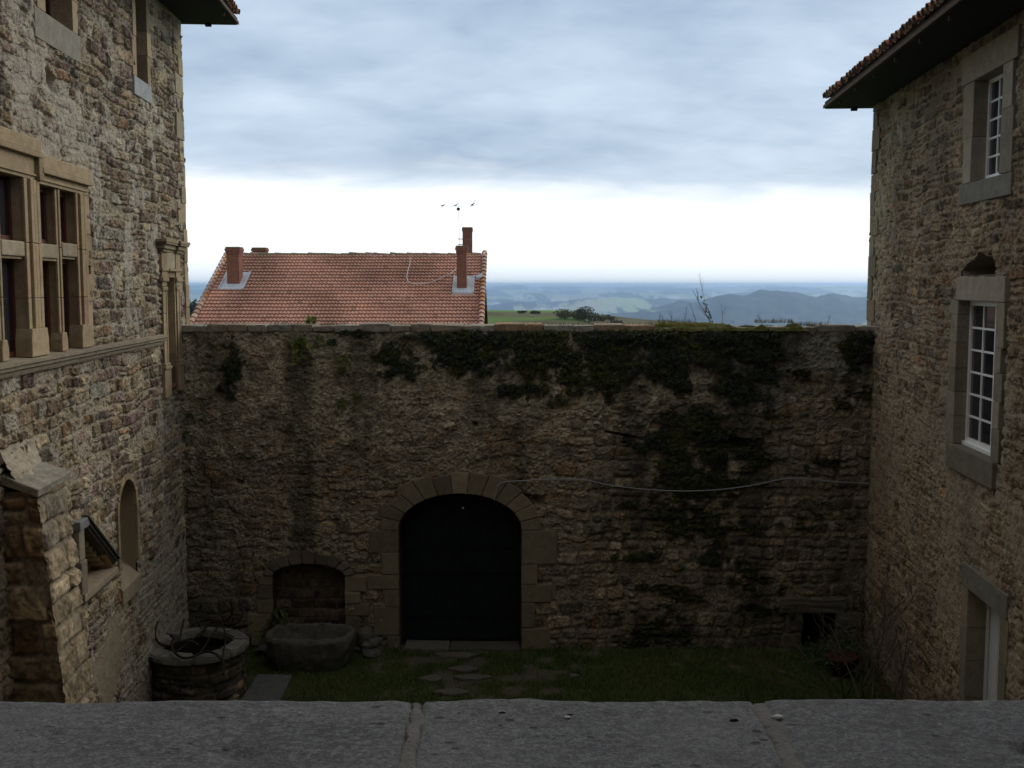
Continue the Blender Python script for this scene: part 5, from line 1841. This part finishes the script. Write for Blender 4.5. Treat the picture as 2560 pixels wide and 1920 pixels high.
for r in range(nrow):
    wavy = (fbm(np.arange(ntx) * .22, np.full(ntx, r * .6), 800, 3) - .5) * .04
    for k in range(ntx):
        pat = fbm(np.array([k * .09]), np.array([r * .16]), 810, 3)[0]
        c = (palt[RT.randint(len(palt))] * .35 + palt.mean(0) * .65) * RT.uniform(.93, 1.07) * (.68 + 1.05 * pat)
        if RT.rand() < .03:
            c = c * .72
        xo = k * pw_ + RT.uniform(-.006, .006)
        jl_ = RT.uniform(-.012, .012)
        k0 = len(V); m = len(prof_u)
        for (t, lift) in ((r * ph_ + jl_ + wavy[k], .082 + RT.uniform(-.006, .006)), ((r + 1.12) * ph_ + wavy[k], .008)):
            for a in range(m):
                V.append(base + np.array([xo + prof_u[a] * pw_, 0, 0]) + U_ * t + N_ * (lift + prof_h[a]))
                C.append(c)
        for a in range(m):
            V.append(base + np.array([xo + prof_u[a] * pw_, 0, 0]) + U_ * (r * ph_ + jl_ + wavy[k] + .012) + N_ * (.018 + prof_h[a]))
            C.append(c * .45 + np.array([.03, .028, .010]))  # tile step darkened in the colour to draw the shade under each row
        for a in range(m - 1):
            F.append([k0 + a, k0 + a + 1, k0 + m + a + 1, k0 + m + a])
            F.append([k0 + 2 * m + a, k0 + 2 * m + a + 1, k0 + a + 1, k0 + a])
roof = np_mesh('roof', np.array(V), np.array(F), M['tile'], thouse, np.array(C), smooth=False)
bm = bmesh.new()                                   # roof deck, both slopes, and walls
pts = [(RX0 + .1, EY, EZ - .02), (RX1 - .06, EY, EZ - .02), (RX1 - .06, RY, RZ - .02), (RX0 + .1, RY, RZ - .02), (RX1 - .06, RY + 7.5, EZ - .02), (RX0 + .1, RY + 7.5, EZ - .02)]
v_ = [bm.verts.new(p) for p in pts]; v2_ = [bm.verts.new((p[0], p[1], p[2] - .12)) for p in pts]
for q_ in ((0, 1, 2, 3), (3, 2, 4, 5)):
    bm.faces.new([v_[i] for i in q_]); bm.faces.new([v2_[i] for i in reversed(q_)])
for a, c in ((0, 1), (1, 2), (2, 4), (4, 5), (5, 3), (3, 0)):
    bm.faces.new([v_[a], v2_[a], v2_[c], v_[c]])
from_bm('roof_deck', bm, M['wood_dark'], roof)
bm = bmesh.new()
for x in (RX0 + .3, RX1 - .42):
    q0 = [(x, EY + .5, -9.5), (x, RY + 7, -9.5), (x, RY + 7, EZ - .05), (x, RY, RZ - .2), (x, EY + .5, EZ - .0)]
    bm.faces.new([bm.verts.new(p) for p in q0])
bm.faces.new([bm.verts.new(p) for p in ((RX0 + .3, EY + .5, -9.5), (RX1 - .42, EY + .5, -9.5), (RX1 - .42, EY + .5, EZ - .0), (RX0 + .3, EY + .5, EZ - .0))])
bm.faces.new([bm.verts.new(p) for p in ((RX0 + .3, RY + 7, -9.5), (RX1 - .42, RY + 7, -9.5), (RX1 - .42, RY + 7, EZ - .0), (RX0 + .3, RY + 7, EZ - .0))])
from_bm('wall', bm, M['render'], thouse)


def half_tube(V, F, C, p0, p1, r, nrm, col, n=6):
    p0, p1, nrm = Vector(p0), Vector(p1), Vector(nrm).normalized()
    t = (p1 - p0).normalized(); sd_ = t.cross(nrm).normalized()
    k0 = len(V)
    for p, rr in ((p0, r), (p1, r * .86)):
        for a in range(n + 1):
            th = math.pi * a / n
            V.append(tuple(p + sd_ * math.cos(th) * rr + nrm * math.sin(th) * rr)); C.append(col)
    for a in range(n):
        F.append([k0 + a, k0 + a + 1, k0 + n + 1 + a + 1, k0 + n + 1 + a])
    F.append([k0 + a for a in range(n + 1)][:4]); F.append([k0 + 3, k0 + 4, k0 + 5, k0 + 6])


RB = random.Random(4)
V, F, C = [], [], []
x = RX0 - .05
while x < RX1 - .35:                               # ridge tiles
    l = .40
    s_ = RB.uniform(.8, 1.15)
    c = RB.choice([(.30, .19, .13), (.26, .19, .13), (.22, .18, .11), (.32, .22, .16)])
    half_tube(V, F, C, (x, RY, RZ + .03 + RB.uniform(-.02, .03)), (x + l * 1.08, RY, RZ + .01 + RB.uniform(-.01, .02)), .105 * RB.uniform(.85, 1.2), (0, -.15, 1), tuple(q_ * s_ for q_ in c))
    x += l
np_mesh('ridge_tiles', np.array(V), np.array(F), M['tile'], roof, np.array(C))
for x in (RX0 + .0, RX1 - .06):                    # verge tiles
    V, F, C = [], [], []
    t = -.1
    while t < SL - .1:
        p0 = Vector((x, EY, EZ)) + upn * t + rn * .07; p1 = Vector((x, EY, EZ)) + upn * (t + .42) + rn * .03
        c = RB.choice([(.42, .25, .19), (.38, .24, .18), (.45, .30, .23), (.40, .20, .10)]); s_ = RB.uniform(.85, 1.12)
        half_tube(V, F, C, p0, p1, .15, rn, tuple(q_ * s_ for q_ in c))
        t += .38
    np_mesh('verge_tiles', np.array(V), np.array(F), M['tile'], roof, np.array(C))


def chimney(x0, x1, y0, y1, zb, zt, cap, label, flash=None, ledge=.07):
    bm = bmesh.new()
    box_bm(bm, x0, x1, y0, y1, zb, zt - cap)
    o = from_bm('chimney', bm, M['brick'], thouse)
    if label: o['label'] = label
    bm = bmesh.new()
    box_bm(bm, x0 - ledge * .5, x1 + ledge * .5, y0 - ledge * .5, y1 + ledge * .5, zt - cap, zt - cap * .62, .01)
    box_bm(bm, x0 - ledge, x1 + ledge, y0 - ledge, y1 + ledge, zt - cap * .62, zt - .05, .01)
    from_bm('chimney_cap', bm, M['brick'], o)
    bm = bmesh.new()
    box_bm(bm, x0 - ledge * .7, x1 + ledge * .7, y0 - ledge * .7, y1 + ledge * .7, zt - .05, zt + .02, .02)
    from_bm('mossy_top', bm, M.setdefault('lichen', mat_solid('yellow_lichen', (.20, .17, .06), .95, .4, 12, .4, 30)), o)
    if flash:
        fx0, fx1, fy0, fy1 = flash
        zf = lambda y: EZ + (RZ - EZ) * (y - EY) / (RY - EY) + .125
        bm = bmesh.new()
        for (a, c, d, e) in ((fx0, x0 - .002, fy0, fy1), (x1 + .002, fx1, fy0, fy1), (x0 - .002, x1 + .002, fy0, y0 - .002), (x0 - .002, x1 + .002, y1 + .002, fy1)):
            q_ = [(a, d, zf(d)), (c, d, zf(d)), (c, e, zf(e)), (a, e, zf(e))]
            lo = [bm.verts.new((p[0], p[1], p[2] - .10)) for p in q_]; hi = [bm.verts.new(p) for p in q_]
            bm.faces.new(hi); bm.faces.new(lo[::-1])
            for i in range(4):
                bm.faces.new([lo[i], lo[(i + 1) % 4], hi[(i + 1) % 4], hi[i]])
        for xx in (fx0, fx1 - .05):
            q_ = [(xx, fy0, zf(fy0) + .05), (xx + .05, fy0, zf(fy0) + .05), (xx + .05, fy1, zf(fy1) + .05), (xx, fy1, zf(fy1) + .05)]
            lo = [bm.verts.new((p[0], p[1], p[2] - .06)) for p in q_]; hi = [bm.verts.new(p) for p in q_]
            bm.faces.new(hi)
            for i in range(4):
                bm.faces.new([lo[i], lo[(i + 1) % 4], hi[(i + 1) % 4], hi[i]])
        from_bm('flashing', bm, M['zinc'], o)
    return o


chimney(-13.12, -12.56, 50.0, 50.7, -.55, 1.72, .30, 'squat brick chimney with flared cap and zinc flashing at the left end', (-13.42, -12.28, 49.55, 51.1))
chimney(-2.52, -2.08, 49.6, 50.2, -.7, 1.76, .30, 'slim brick chimney with zinc flashing at the right end of the near slope', (-2.72, -1.74, 49.2, 50.75))
chimney(-2.50, -2.02, 55.0, 55.6, -.2, 2.88, .22, 'tall brick chimney behind the ridge', None, .035)
chimney(-13.1, -12.5, 55.0, 55.6, -.2, 1.86, .26, 'short brick chimney showing just above the ridge at the left', None, .08)
# displaced zinc strip by the right chimney
bm = bmesh.new()
q_ = [(-1.68, 50.5, .33), (-1.36, 50.5, .36), (-1.36, 50.75, .56), (-1.68, 50.7, .44)]
hi = [bm.verts.new(p) for p in q_]; lo = [bm.verts.new((p[0], p[1], p[2] - .08)) for p in q_]
bm.faces.new(hi)
for i in range(4):
    bm.faces.new([lo[i], lo[(i + 1) % 4], hi[(i + 1) % 4], hi[i]])
from_bm('zinc_strip', bm, M['zinc'], roof)


def roof_pt(px, py, lift=.13):
    k = 2560 / 2212
    a = (px * k - 1280) / FPX; b_ = (960 - py * k) / FPX
    cp, sp = math.cos(PITCH), math.sin(PITCH)
    d = Vector((a, cp + b_ * sp, -sp + b_ * cp))
    p0 = Vector((RX0, EY, EZ)) + rn * lift
    return d * (p0.dot(rn) / d.dot(rn))


bm = bmesh.new()
tube_bm(bm, smooth_path([roof_pt(*p, .17) for p in ((886, 556), (885, 570), (881, 585), (879, 600), (884, 610), (898, 613), (920, 612), (940, 606), (960, 597), (975, 590), (985, 580))], 5), .017, 5)
o = from_bm('aerial_lead', bm, M.setdefault('white_cable', mat_solid('white_cable_sheath', (.62, .62, .62), .5, .1, 5, 0)), None, True)
tag(o, 'thin white lead hanging in a loop over the orange tiled roof', 'cable')

# television aerial strapped to the tall chimney
ant = thing('tv_aerial', (-2.66, 54.9, 1.2), 'thin pale television aerial on a mast beside the tall brick chimney', 'aerial')
bm = bmesh.new(); tube_bm(bm, [(-2.66, 54.9, 1.2), (-2.66, 54.9, 2.9), (-2.70, 54.9, 4.0)], .013, 6)
from_bm('mast', bm, M['aerial'], ant, True)
for z in (2.02, 2.30):
    bm = bmesh.new(); tube_bm(bm, [(-2.72, 54.9, z), (-2.45, 55.05, z)], .02, 5)
    from_bm('wall_bracket', bm, M['iron'], ant)
bm = bmesh.new(); tube_bm(bm, [(-3.58, 54.9, 3.90), (-1.75, 54.9, 3.96)], .007, 5)
from_bm('boom', bm, M['aerial'], ant)
bm = bmesh.new()
for k in range(15):
    x = -3.5 + 1.7 * k / 14
    l = .20 + .12 * k / 14
    tube_bm(bm, [(x, 54.9 - l, 3.905 + .06 * k / 14), (x, 54.9 + l, 3.905 + .06 * k / 14)], .003, 4)
from_bm('elements', bm, M['aerial'], ant)
bm = bmesh.new(); box_bm(bm, -2.78, -2.62, 54.84, 54.96, 3.72, 3.86, .02)
from_bm('junction_box', bm, M['iron'], ant)


# birds perched on the boom
def bird(x, y, z, s, face, pitch, label):
    """one continuous body: beak, head, breast, back, tail; facing +x when face = 1"""
    bm = bmesh.new()
    sec = [(.60, .40, .006), (.50, .40, .022), (.44, .41, .055), (.36, .42, .075), (.28, .36, .072), (.20, .27, .095), (.08, .18, .130), (-.08, .14, .135), (-.24, .12, .100), (-.38, .11, .055), (-.52, .10, .035), (-.72, .08, .028), (-.74, .08, .008)]
    rings = []
    for (u, v, r) in sec:
        cx_, cz_ = u * math.cos(pitch) - v * math.sin(pitch), u * math.sin(pitch) + v * math.cos(pitch)
        flat = .55 if u < -.45 else 1.0
        rings.append([bm.verts.new((x + face * s * cx_, y + s * r * math.cos(t) * 1.0, z + s * (cz_ + r * math.sin(t) * flat))) for t in np.linspace(0, 2 * math.pi, 11)[:-1]])
    for a, c in zip(rings[:-1], rings[1:]):
        for k in range(10):
            bm.faces.new([a[k], a[(k + 1) % 10], c[(k + 1) % 10], c[k]])
    bm.faces.new(rings[0]); bm.faces.new(rings[-1][::-1])
    for sy in (-1, 1):
        tube_bm(bm, [(x, y + sy * .05 * s, z + .08 * s), (x + .01 * face, y + sy * .05 * s, z - .06 * s)], .014 * s, 5)
        # folded wing
        tube_bm(bm, [(x + face * s * .18, y + sy * .11 * s, z + s * .28), (x, y + sy * .135 * s, z + s * .19), (x - face * s * .30, y + sy * .10 * s, z + s * .13), (x - face * s * .55, y + sy * .04 * s, z + s * .11)], .05 * s, 6, .012 * s)
    o = from_bm('bird', bm, M['bird'], None, True)
    return tag(o, label, 'bird', 'birds perched on the television aerial')


bird(-3.45, 54.9, 3.93, .26, 1, .10, 'grey bird perched at the left end of the television aerial')
bird(-2.80, 54.9, 3.95, .26, 1, .10, 'grey bird perched near the top of the aerial mast, between two others')
bird(-1.93, 54.9, 3.98, .36, 1, .55, 'largest grey bird, upright at the right end of the aerial')

# ================================================================== COUNTRYSIDE
naz = 900
azs = np.concatenate([np.linspace(-180, -32, 40)[:-1], np.linspace(-32, 32, naz), np.linspace(32, 180, 40)[1:]])
rs = np.concatenate([np.geomspace(26, 420, 90)[:-1], np.geomspace(420, 16000, 330)])
AZ, RR = np.meshgrid(np.radians(azs), rs, indexing='ij')
X = RR * np.sin(AZ); Y = RR * np.cos(AZ)


def land_h(X, Y):
    D = np.hypot(X, Y); A = np.degrees(np.arctan2(X, Y))
    # meadow spur behind the wall, highest left of centre and sinking to the right
    crest = -4.15 - 1.6 * sst(A, 2.0, 8.0) - 3.5 * sst(A, 8.0, 13) - 2.0 * sst(-A, 12, 20)
    near = -9.2 + (crest + 9.2) * sst(D, 60, 165) + (fbm(X * .02, Y * .02, 900, 4) - .5) * 1.3 * sst(D, 60, 110)
    near = near - 9.0 * sst(D, 165, 420) - 14 * sst(D, 190, 420)
    base = -190 + (fbm(X / 900 + 3, Y / 1400, 910, 5) - .5) * 95 * sst(D, 900, 2600) + (fbm(X / 260, Y / 420, 915, 5, .6) - .5) * 46
    # ridges one behind the other: distance, half-depth, crest heights along the azimuth (deg, m below/above the camera)
    ridges = ((4300, 700, ((-30, -150), (-8, -190), (2.5, -170), (7.2, -98), (9.1, -74), (11.0, -56), (12.2, -40), (12.9, -29), (13.8, -34), (14.7, -46), (16.5, -48), (18.1, -50), (20, -46), (24, -64), (30, -90))),
              (6500, 650, ((-30, -70), (-15, -75), (-1.1, -131), (.3, -103), (2.3, -111), (3.8, -84), (5.5, -70), (7.2, -84), (8.6, -98), (11, -92), (14.3, -125), (30, -120))),
              (9000, 800, ((-30, -60), (-16, -75), (-1.1, -97), (1.1, -81), (3.5, -97), (6, -73), (8.4, -66), (10.8, -81), (14.3, -73), (16.5, -58), (18.8, -66), (30, -70))),
              (12000, 900, ((-30, -50), (-16, -55), (-1.1, -67), (0, -57), (2.3, -77), (4.7, -67), (7.2, -52), (12, -57), (15.4, -27), (18.1, -16), (22, -20), (30, -30))),
              (15300, 900, ((-30, -14), (-1.1, -22), (5, -30), (10, -24), (20, -16), (30, -20))))
    rough_ = (fbm(X / 170, Y / 330, 922, 5, .6) - .5)
    far_ = base
    for (d, wd, cr) in ridges:
        cz = np.interp(A, [p[0] for p in cr], [p[1] for p in cr])
        cz = cz + (fbm(A * .9 + d, A * 0 + d * .01, 924, 4, .55) - .5) * 26
        w_ = np.exp(-np.abs((D - d - 260 * (fbm(A * .5, A * 0 + d, 926, 3) - .5)) / wd) ** 1.6)
        far_ = np.maximum(far_, base + (cz - base) * w_ + rough_ * 30 * w_)
    return near * (1 - sst(D, 380, 1500)) + far_ * sst(D, 380, 1500)


Z = land_h(X, Y)
D = np.hypot(X, Y); A = np.degrees(AZ)
meadow = np.array([.095, .20, .026]) * (.75 + .5 * fbm(X * .12, Y * .12, 930, 4))[..., None]
scrub = np.array([.085, .080, .035]) * (.6 + .8 * fbm(X * .3, Y * .3, 935, 4))[..., None]
sc_m = sst(fbm(X * .03, Y * .03, 937, 4) + .22 * sst(A, 3.0, 7.5) + .18 * sst(D, 140, 165), .60, .70)
cn = lerp(meadow, scrub, sc_m)
# patchwork of fields and woods
wx, wy = X + 160 * (fbm(X / 420, Y / 420, 940, 3) - .5), Y + 260 * (fbm(X / 420, Y / 420, 945, 3) - .5)
fi = np.floor(wx / 150).astype(int) * 7349 + np.floor(wy / 330).astype(int) * 9151
hsh = np.random.RandomState(12).rand(4096)[np.abs(fi) % 4096]
fpal = np.array([(.16, .20, .09), (.22, .22, .13), (.12, .17, .07), (.30, .27, .19), (.18, .19, .10), (.10, .14, .06), (.34, .32, .25)])
cf = np.minimum(fpal[(hsh * 6.99).astype(int)] * 2.3, .6)
woods = sst(fbm(X / 300 + 9, Y / 900, 950, 5, .6) + .10 * np.exp(-((A - 14) / 7.0) ** 2 - ((D - 4200) / 1000) ** 2) * 3.4 - .0, .49, .52)
cw = np.array([.020, .030, .020]) * (.2 + 1.6 * fbc(X / 34, Y / 90, 955, 3))[..., None]
cfar = lerp(cf, cw, woods)
cc = lerp(cn, cfar, sst(D, 300, 900))
nr_ = len(rs)
i, j = np.meshgrid(np.arange(len(azs) - 1), np.arange(nr_ - 1), indexing='ij')
F = np.stack([i * nr_ + j, i * nr_ + j + 1, (i + 1) * nr_ + j + 1, (i + 1) * nr_ + j], -1).reshape(-1, 4)
Zc = Z + woods * sst(D, 600, 1200) * (6 + 6 * fbm(X / 25, Y / 40, 958, 2))
land = np_mesh('countryside', np.stack([X, Y, Zc], -1).reshape(-1, 3), F[:, ::-1], M['land'], None, cc.reshape(-1, 3))
tag(land, kind='structure')
# ground under the houses between courtyard and meadow
bm = bmesh.new()
q_ = []
for t in np.linspace(0, 2 * math.pi, 49)[:-1]:
    q_.append(bm.verts.new((40 * math.cos(t), 40 * math.sin(t), -9.35)))
bm.faces.new(q_)
o = from_bm('near_ground', bm, M['dark_earth'])
tag(o, kind='structure')


def at_px(px, py, dist):
    k = 2560 / 2212
    a = (px * k - 1280) / FPX; b_ = (960 - py * k) / FPX
    cp, sp = math.cos(PITCH), math.sin(PITCH)
    d = Vector((a, cp + b_ * sp, -sp + b_ * cp))
    return d * (dist / d.y)


def ground_at(px, dist):
    p = at_px(px, 660, dist)
    z = float(land_h(np.array([p.x]), np.array([p.y]))[0])
    return Vector((p.x, p.y, z))


# towns far away in the valley: specks of pale walls
bm = bmesh.new()
RV = random.Random(21)
for (pxc, dist, wpx, dd, n) in ((1270, 9300, 80, 700, 230), (1130, 8200, 45, 400, 70), (1215, 5600, 75, 350, 90), (1480, 5900, 70, 350, 70), (1760, 8700, 60, 400, 60), (1330, 10800, 60, 600, 60), (1560, 7600, 70, 400, 50)):
    for k in range(n):
        px = RV.gauss(pxc, wpx * .5); d = dist + RV.gauss(0, dd * .5)
        p = ground_at(px, d)
        w_, l_, h_ = RV.uniform(9, 20), RV.uniform(9, 16), RV.uniform(6, 12)
        box_bm(bm, p.x - w_ / 2, p.x + w_ / 2, p.y - l_ / 2, p.y + l_ / 2, p.z - 12, p.z + h_ + 6)
o = from_bm('distant_towns', bm, mat_solid('pale_town_walls', (.62, .58, .52), .9, .2, .01, 0))
tag(o, 'scattered pale specks of far towns in the hazy valley', 'town', kind='stuff')


# bushes on the meadow ridge, each with its own stems and crown
def bush(px, dist, w, h, n, col, label, seed, leaf=.16, group='bushes on the meadow ridge', name='bush', zoff=0.0):
    p = ground_at(px, dist); p.z += zoff
    R = np.random.RandomState(seed)
    t = thing(name, p, label, 'bush' if name == 'bush' else 'tree', group)
    P = []
    k = 7
    cs = [(R.uniform(-.5, .5) * w, R.uniform(-.3, .3) * w, R.uniform(.3, .75) * h, R.uniform(.25, .5)) for _ in range(k)]
    for (a, b_, c_, r_) in cs:
        q = R.normal(0, 1, (n // k, 3)); q /= np.linalg.norm(q, axis=1, keepdims=True)
        q *= R.uniform(.4, 1, (n // k, 1)) ** .5
        P.append(np.array([a, b_, c_]) + q * np.array([w * r_, w * r_, h * r_ * .8]))
    P = np.concatenate(P); P[:, 2] = np.clip(P[:, 2], .02, None); N = P - np.array([0, 0, h * .3])
    C = np.array(col) * R.uniform(.55, 1.4, (len(P), 1))
    leaves_mesh('crown', P + np.array(p), N / (np.linalg.norm(N, axis=1, keepdims=True) + 1e-6), leaf, C, M['leaf'], t, seed)
    bm = bmesh.new()
    for (a, b_, c_, r_) in cs:
        tube_bm(bm, [(p.x, p.y, p.z - .3), (p.x + a * .6, p.y + b_ * .6, p.z + c_ * .6), (p.x + a, p.y + b_, p.z + c_)], .05, 4, .02)
    from_bm('stem', bm, M['bark'], t)
    return t


DKG, OLV = (.035, .040, .018), (.075, .072, .030)
for k, (px, d, w, h, n, c, lb) in enumerate((
        (1224, 150, 2.6, 1.5, 700, OLV, 'left half of the dark scrub mound on the meadow ridge'), (1246, 152, 3.0, 1.8, 900, DKG, 'highest dark bush of the scrub mound on the meadow ridge'), (1268, 149, 2.2, 1.2, 600, DKG, 'low dark bush at the right foot of the scrub mound'),
        (1300, 155, 2.0, .9, 420, OLV, 'brownish bush on the ridge right of the scrub mound'), (1335, 150, 1.8, .8, 360, DKG, 'small round bush halfway down the meadow ridge'), (1368, 146, 2.0, .9, 380, OLV, 'olive bush low on the ridge near the bare saplings'),
        (1160, 166, 1.5, .5, 220, DKG, 'small bush on the meadow skyline between tiled roof and scrub mound'), (1130, 168, 1.2, .45, 180, DKG, 'tiny bush on the skyline nearest the tiled roof'), (1318, 160, 1.2, .6, 200, DKG, 'dark little bush just behind the brownish ridge bush'),
        (1400, 140, 1.6, .8, 300, OLV, 'rightmost olive bush of the ridge, just above the wall coping'))):
    bush(px, d, w, h, n, c, lb, 60 + k)
for k, (px, d, h, lb) in enumerate(((408, 210, 3.8, 'dark conifer in the gap beside the left house, leftmost'), (414, 214, 4.6, 'tallest dark conifer in the gap beside the left house'), (420, 208, 3.6, 'dark conifer right next to the tiled roof edge'))):
    bush(px, d, 1.8, h, 420, (.016, .028, .016), lb, 90 + k, .30, 'conifers in the gap left of the tiled roof', 'conifer_tree', 0)


# bare saplings, weeds and the leafless shrub
def branches(bm, p, d, L, r, depth, R, droop=0.0, spread=.55, kids=3):
    pts = [Vector(p)]
    dv = Vector(d).normalized()
    n = 5
    for k in range(n):
        dv = (dv + Vector((R.uniform(-1, 1), R.uniform(-1, 1), R.uniform(-.6, .6) - droop)) * .14).normalized()
        pts.append(pts[-1] + dv * L / n)
    tube_bm(bm, pts, r, 5 if depth > 1 else 4, r * .45)
    if depth > 0:
        for _ in range(kids):
            k = R.randint(1, n)
            nd = (dv + Vector((R.uniform(-1, 1), R.uniform(-1, 1), R.uniform(-.4, .8))) * spread * 1.5).normalized()
            branches(bm, pts[k], nd, L * R.uniform(.4, .7), r * .55, depth - 1, R, droop, spread, kids)


def bare_plant(name, base, d, L, r, depth, seed, label, cat, mat='bark', kids=3, spread=.5, group=None, stems=1, fan=.3):
    t = thing(name, base, label, cat, group)
    R = random.Random(seed)
    bm = bmesh.new()
    for s in range(stems):
        dd = Vector(d) + Vector((R.uniform(-fan, fan), R.uniform(-fan, fan), 0))
        branches(bm, base, dd, L * R.uniform(.7, 1.1) if stems > 1 else L, r, depth, R, .02, spread, kids)
    from_bm('stem', bm, M[mat], t)
    return t


gB = 'leafless saplings behind the courtyard wall'
bp = at_px(1538, 702, 24.0)
o = bare_plant('bare_sapling', bp, (-.34, 0, 1), .62, .013, 1, 3, 'tallest leafless sapling, leaning left, above the mossy part of the coping', 'sapling', 'bark', 5, .35, gB)
bm = bmesh.new(); branches(bm, at_px(1522, 645, 24.0), (-.25, 0, 1), .42, .006, 2, random.Random(8), 0, .5, 3)
from_bm('twigs', bm, M['bark_pale'], o)
RL = np.random.RandomState(3)
pts = np.array([tuple(at_px(1538 - 22 * t + RL.uniform(-4, 4), 700 - 62 * t + RL.uniform(-2, 2), 24.0)) for t in RL.uniform(0, 1, 70)])
leaves_mesh('withered_leaves', pts, np.tile([0, -1, .3], (70, 1)), .028, np.tile([.05, .04, .03], (70, 1)), M['leaf'], o, 5)
bare_plant('bare_sapling', at_px(1437, 698, 24.2), (-.3, 0, 1), .22, .009, 0, 4, 'thin pale stalk leaning left, second from the left over the coping', 'sapling', 'bark_pale', 2, .4, gB)
for k, (px, h, lb) in enumerate(((1424, .20, 'leftmost short bare twig over the coping'), (1452, .30, 'upright bare twig just right of the leaning pale stalk'), (1478, .26, 'fine bare twig midway between the pale stalk and the tallest sapling'),
                                 (1505, .34, 'reddish twig immediately left of the tallest sapling'), (1560, .30, 'bare twig immediately right of the tallest sapling'), (1645, .14, 'tiny seed stalk on the right end of the moss'), (1788, .20, 'dry stalk on the coping near the right house'))):
    bare_plant('bare_twig', at_px(px, 700, 24 if px < 1600 else 22.3), (.05, 0, 1), h, .006, 2, 40 + k, lb, 'twig', 'bark', 3, .4, 'bare twigs standing on the skyline of the wall')

shb = thing('bare_shrub', (6.55, 18.9, GZ), 'leafless thorny shrub sprawling at the foot of the right house', 'shrub')
R = random.Random(14)
for s in range(15):
    bm = bmesh.new()
    an = R.uniform(0, 2 * math.pi)
    bx, by = 6.35 + R.uniform(-.45, .45), 18.6 + R.uniform(-.9, .9)
    lean = R.uniform(.1, .8)
    branches(bm, (bx, by, GZ), (math.cos(an) * lean, math.sin(an) * lean * .8, 1), R.uniform(1.1, 2.1), .016, 2, R, .05, .6, 3)
    from_bm('stem', bm, M['bark'], shb)
for k, (p, d, L) in enumerate((((5.9, 19.2, GZ + .1), (-.9, .3, .45), 1.8), ((5.8, 19.0, GZ + .1), (-1, -.1, .25), 1.5), ((6.0, 19.6, GZ + .1), (-.7, .6, .7), 1.6), ((6.1, 18.8, GZ + .05), (-.6, .3, .2), 1.9))):
    bm = bmesh.new(); branches(bm, p, d, L, .009, 2, R, .06, .6, 3)
    from_bm('stem', bm, M['bark'], shb)
# green herb clump and a rusty pot in the corner
t = thing('corner_herbs', (6.9, 21.2, GZ), 'green leafy herbs growing in the right-hand corner by the drain hole', 'plant')
q = RN.normal(0, 1, (900, 3)) * np.array([.35, .38, .16]) + np.array([6.75, 21.1, GZ + .2]); q[:, 2] = np.clip(q[:, 2], GZ, None)
leaves_mesh('foliage', q, np.tile([0, -.5, 1], (900, 1)), .055, np.array([.03, .06, .015]) * RN.uniform(.5, 1.5, (900, 1)), M['leaf'], t, 3)
pot = thing('clay_pot', (6.45, 20.55, GZ), 'dull red clay pot half hidden by the bare shrub in the right corner', 'pot')
bm = bmesh.new()
prof = [(.0, 0), (.20, 0), (.27, .30), (.31, .31), (.31, .37), (.27, .37), (.23, .31), (.0, .30)]
rings = [[bm.verts.new((6.45 + r_ * math.cos(a), 20.55 + r_ * math.sin(a), GZ + .02 + z_)) for a in np.linspace(0, 2 * math.pi, 25)[:-1]] if r_ > 0 else [bm.verts.new((6.45, 20.55, GZ + .02 + z_))] for r_, z_ in prof]
for a, c in zip(rings[:-1], rings[1:]):
    for k in range(24):
        if len(a) == 1:
            bm.faces.new([a[0], c[k], c[(k + 1) % 24]])
        elif len(c) == 1:
            bm.faces.new([a[k], a[(k + 1) % 24], c[0]])
        else:
            bm.faces.new([a[k], a[(k + 1) % 24], c[(k + 1) % 24], c[k]])
from_bm('pot_body', bm, mat_solid('old_terracotta', (.06, .022, .015), .9, .3, 10, .2, 50), pot, True)

# ================================================================== HAZE
bm = bmesh.new(); box_bm(bm, -16800, 16800, -16800, 16800, -420, 16)
hz = from_bm('haze', bm, None)
hm_ = bpy.data.materials.new('haze_air')
hm_.use_nodes = True
hm_.node_tree.nodes.clear()
q = NB(hm_.node_tree)
pv = q.n('ShaderNodeVolumePrincipled')
pv.inputs['Color'].default_value = (.50, .705, 1.0, 1)
pv.inputs['Density'].default_value = 1.55e-4
pv.inputs['Anisotropy'].default_value = .76
oo = q.n('ShaderNodeOutputMaterial')
q.link(pv.outputs[0], oo.inputs['Volume'])
hz.data.materials.append(hm_)
tag(hz, 'thin bluish haze over the far valley', 'haze', kind='stuff')
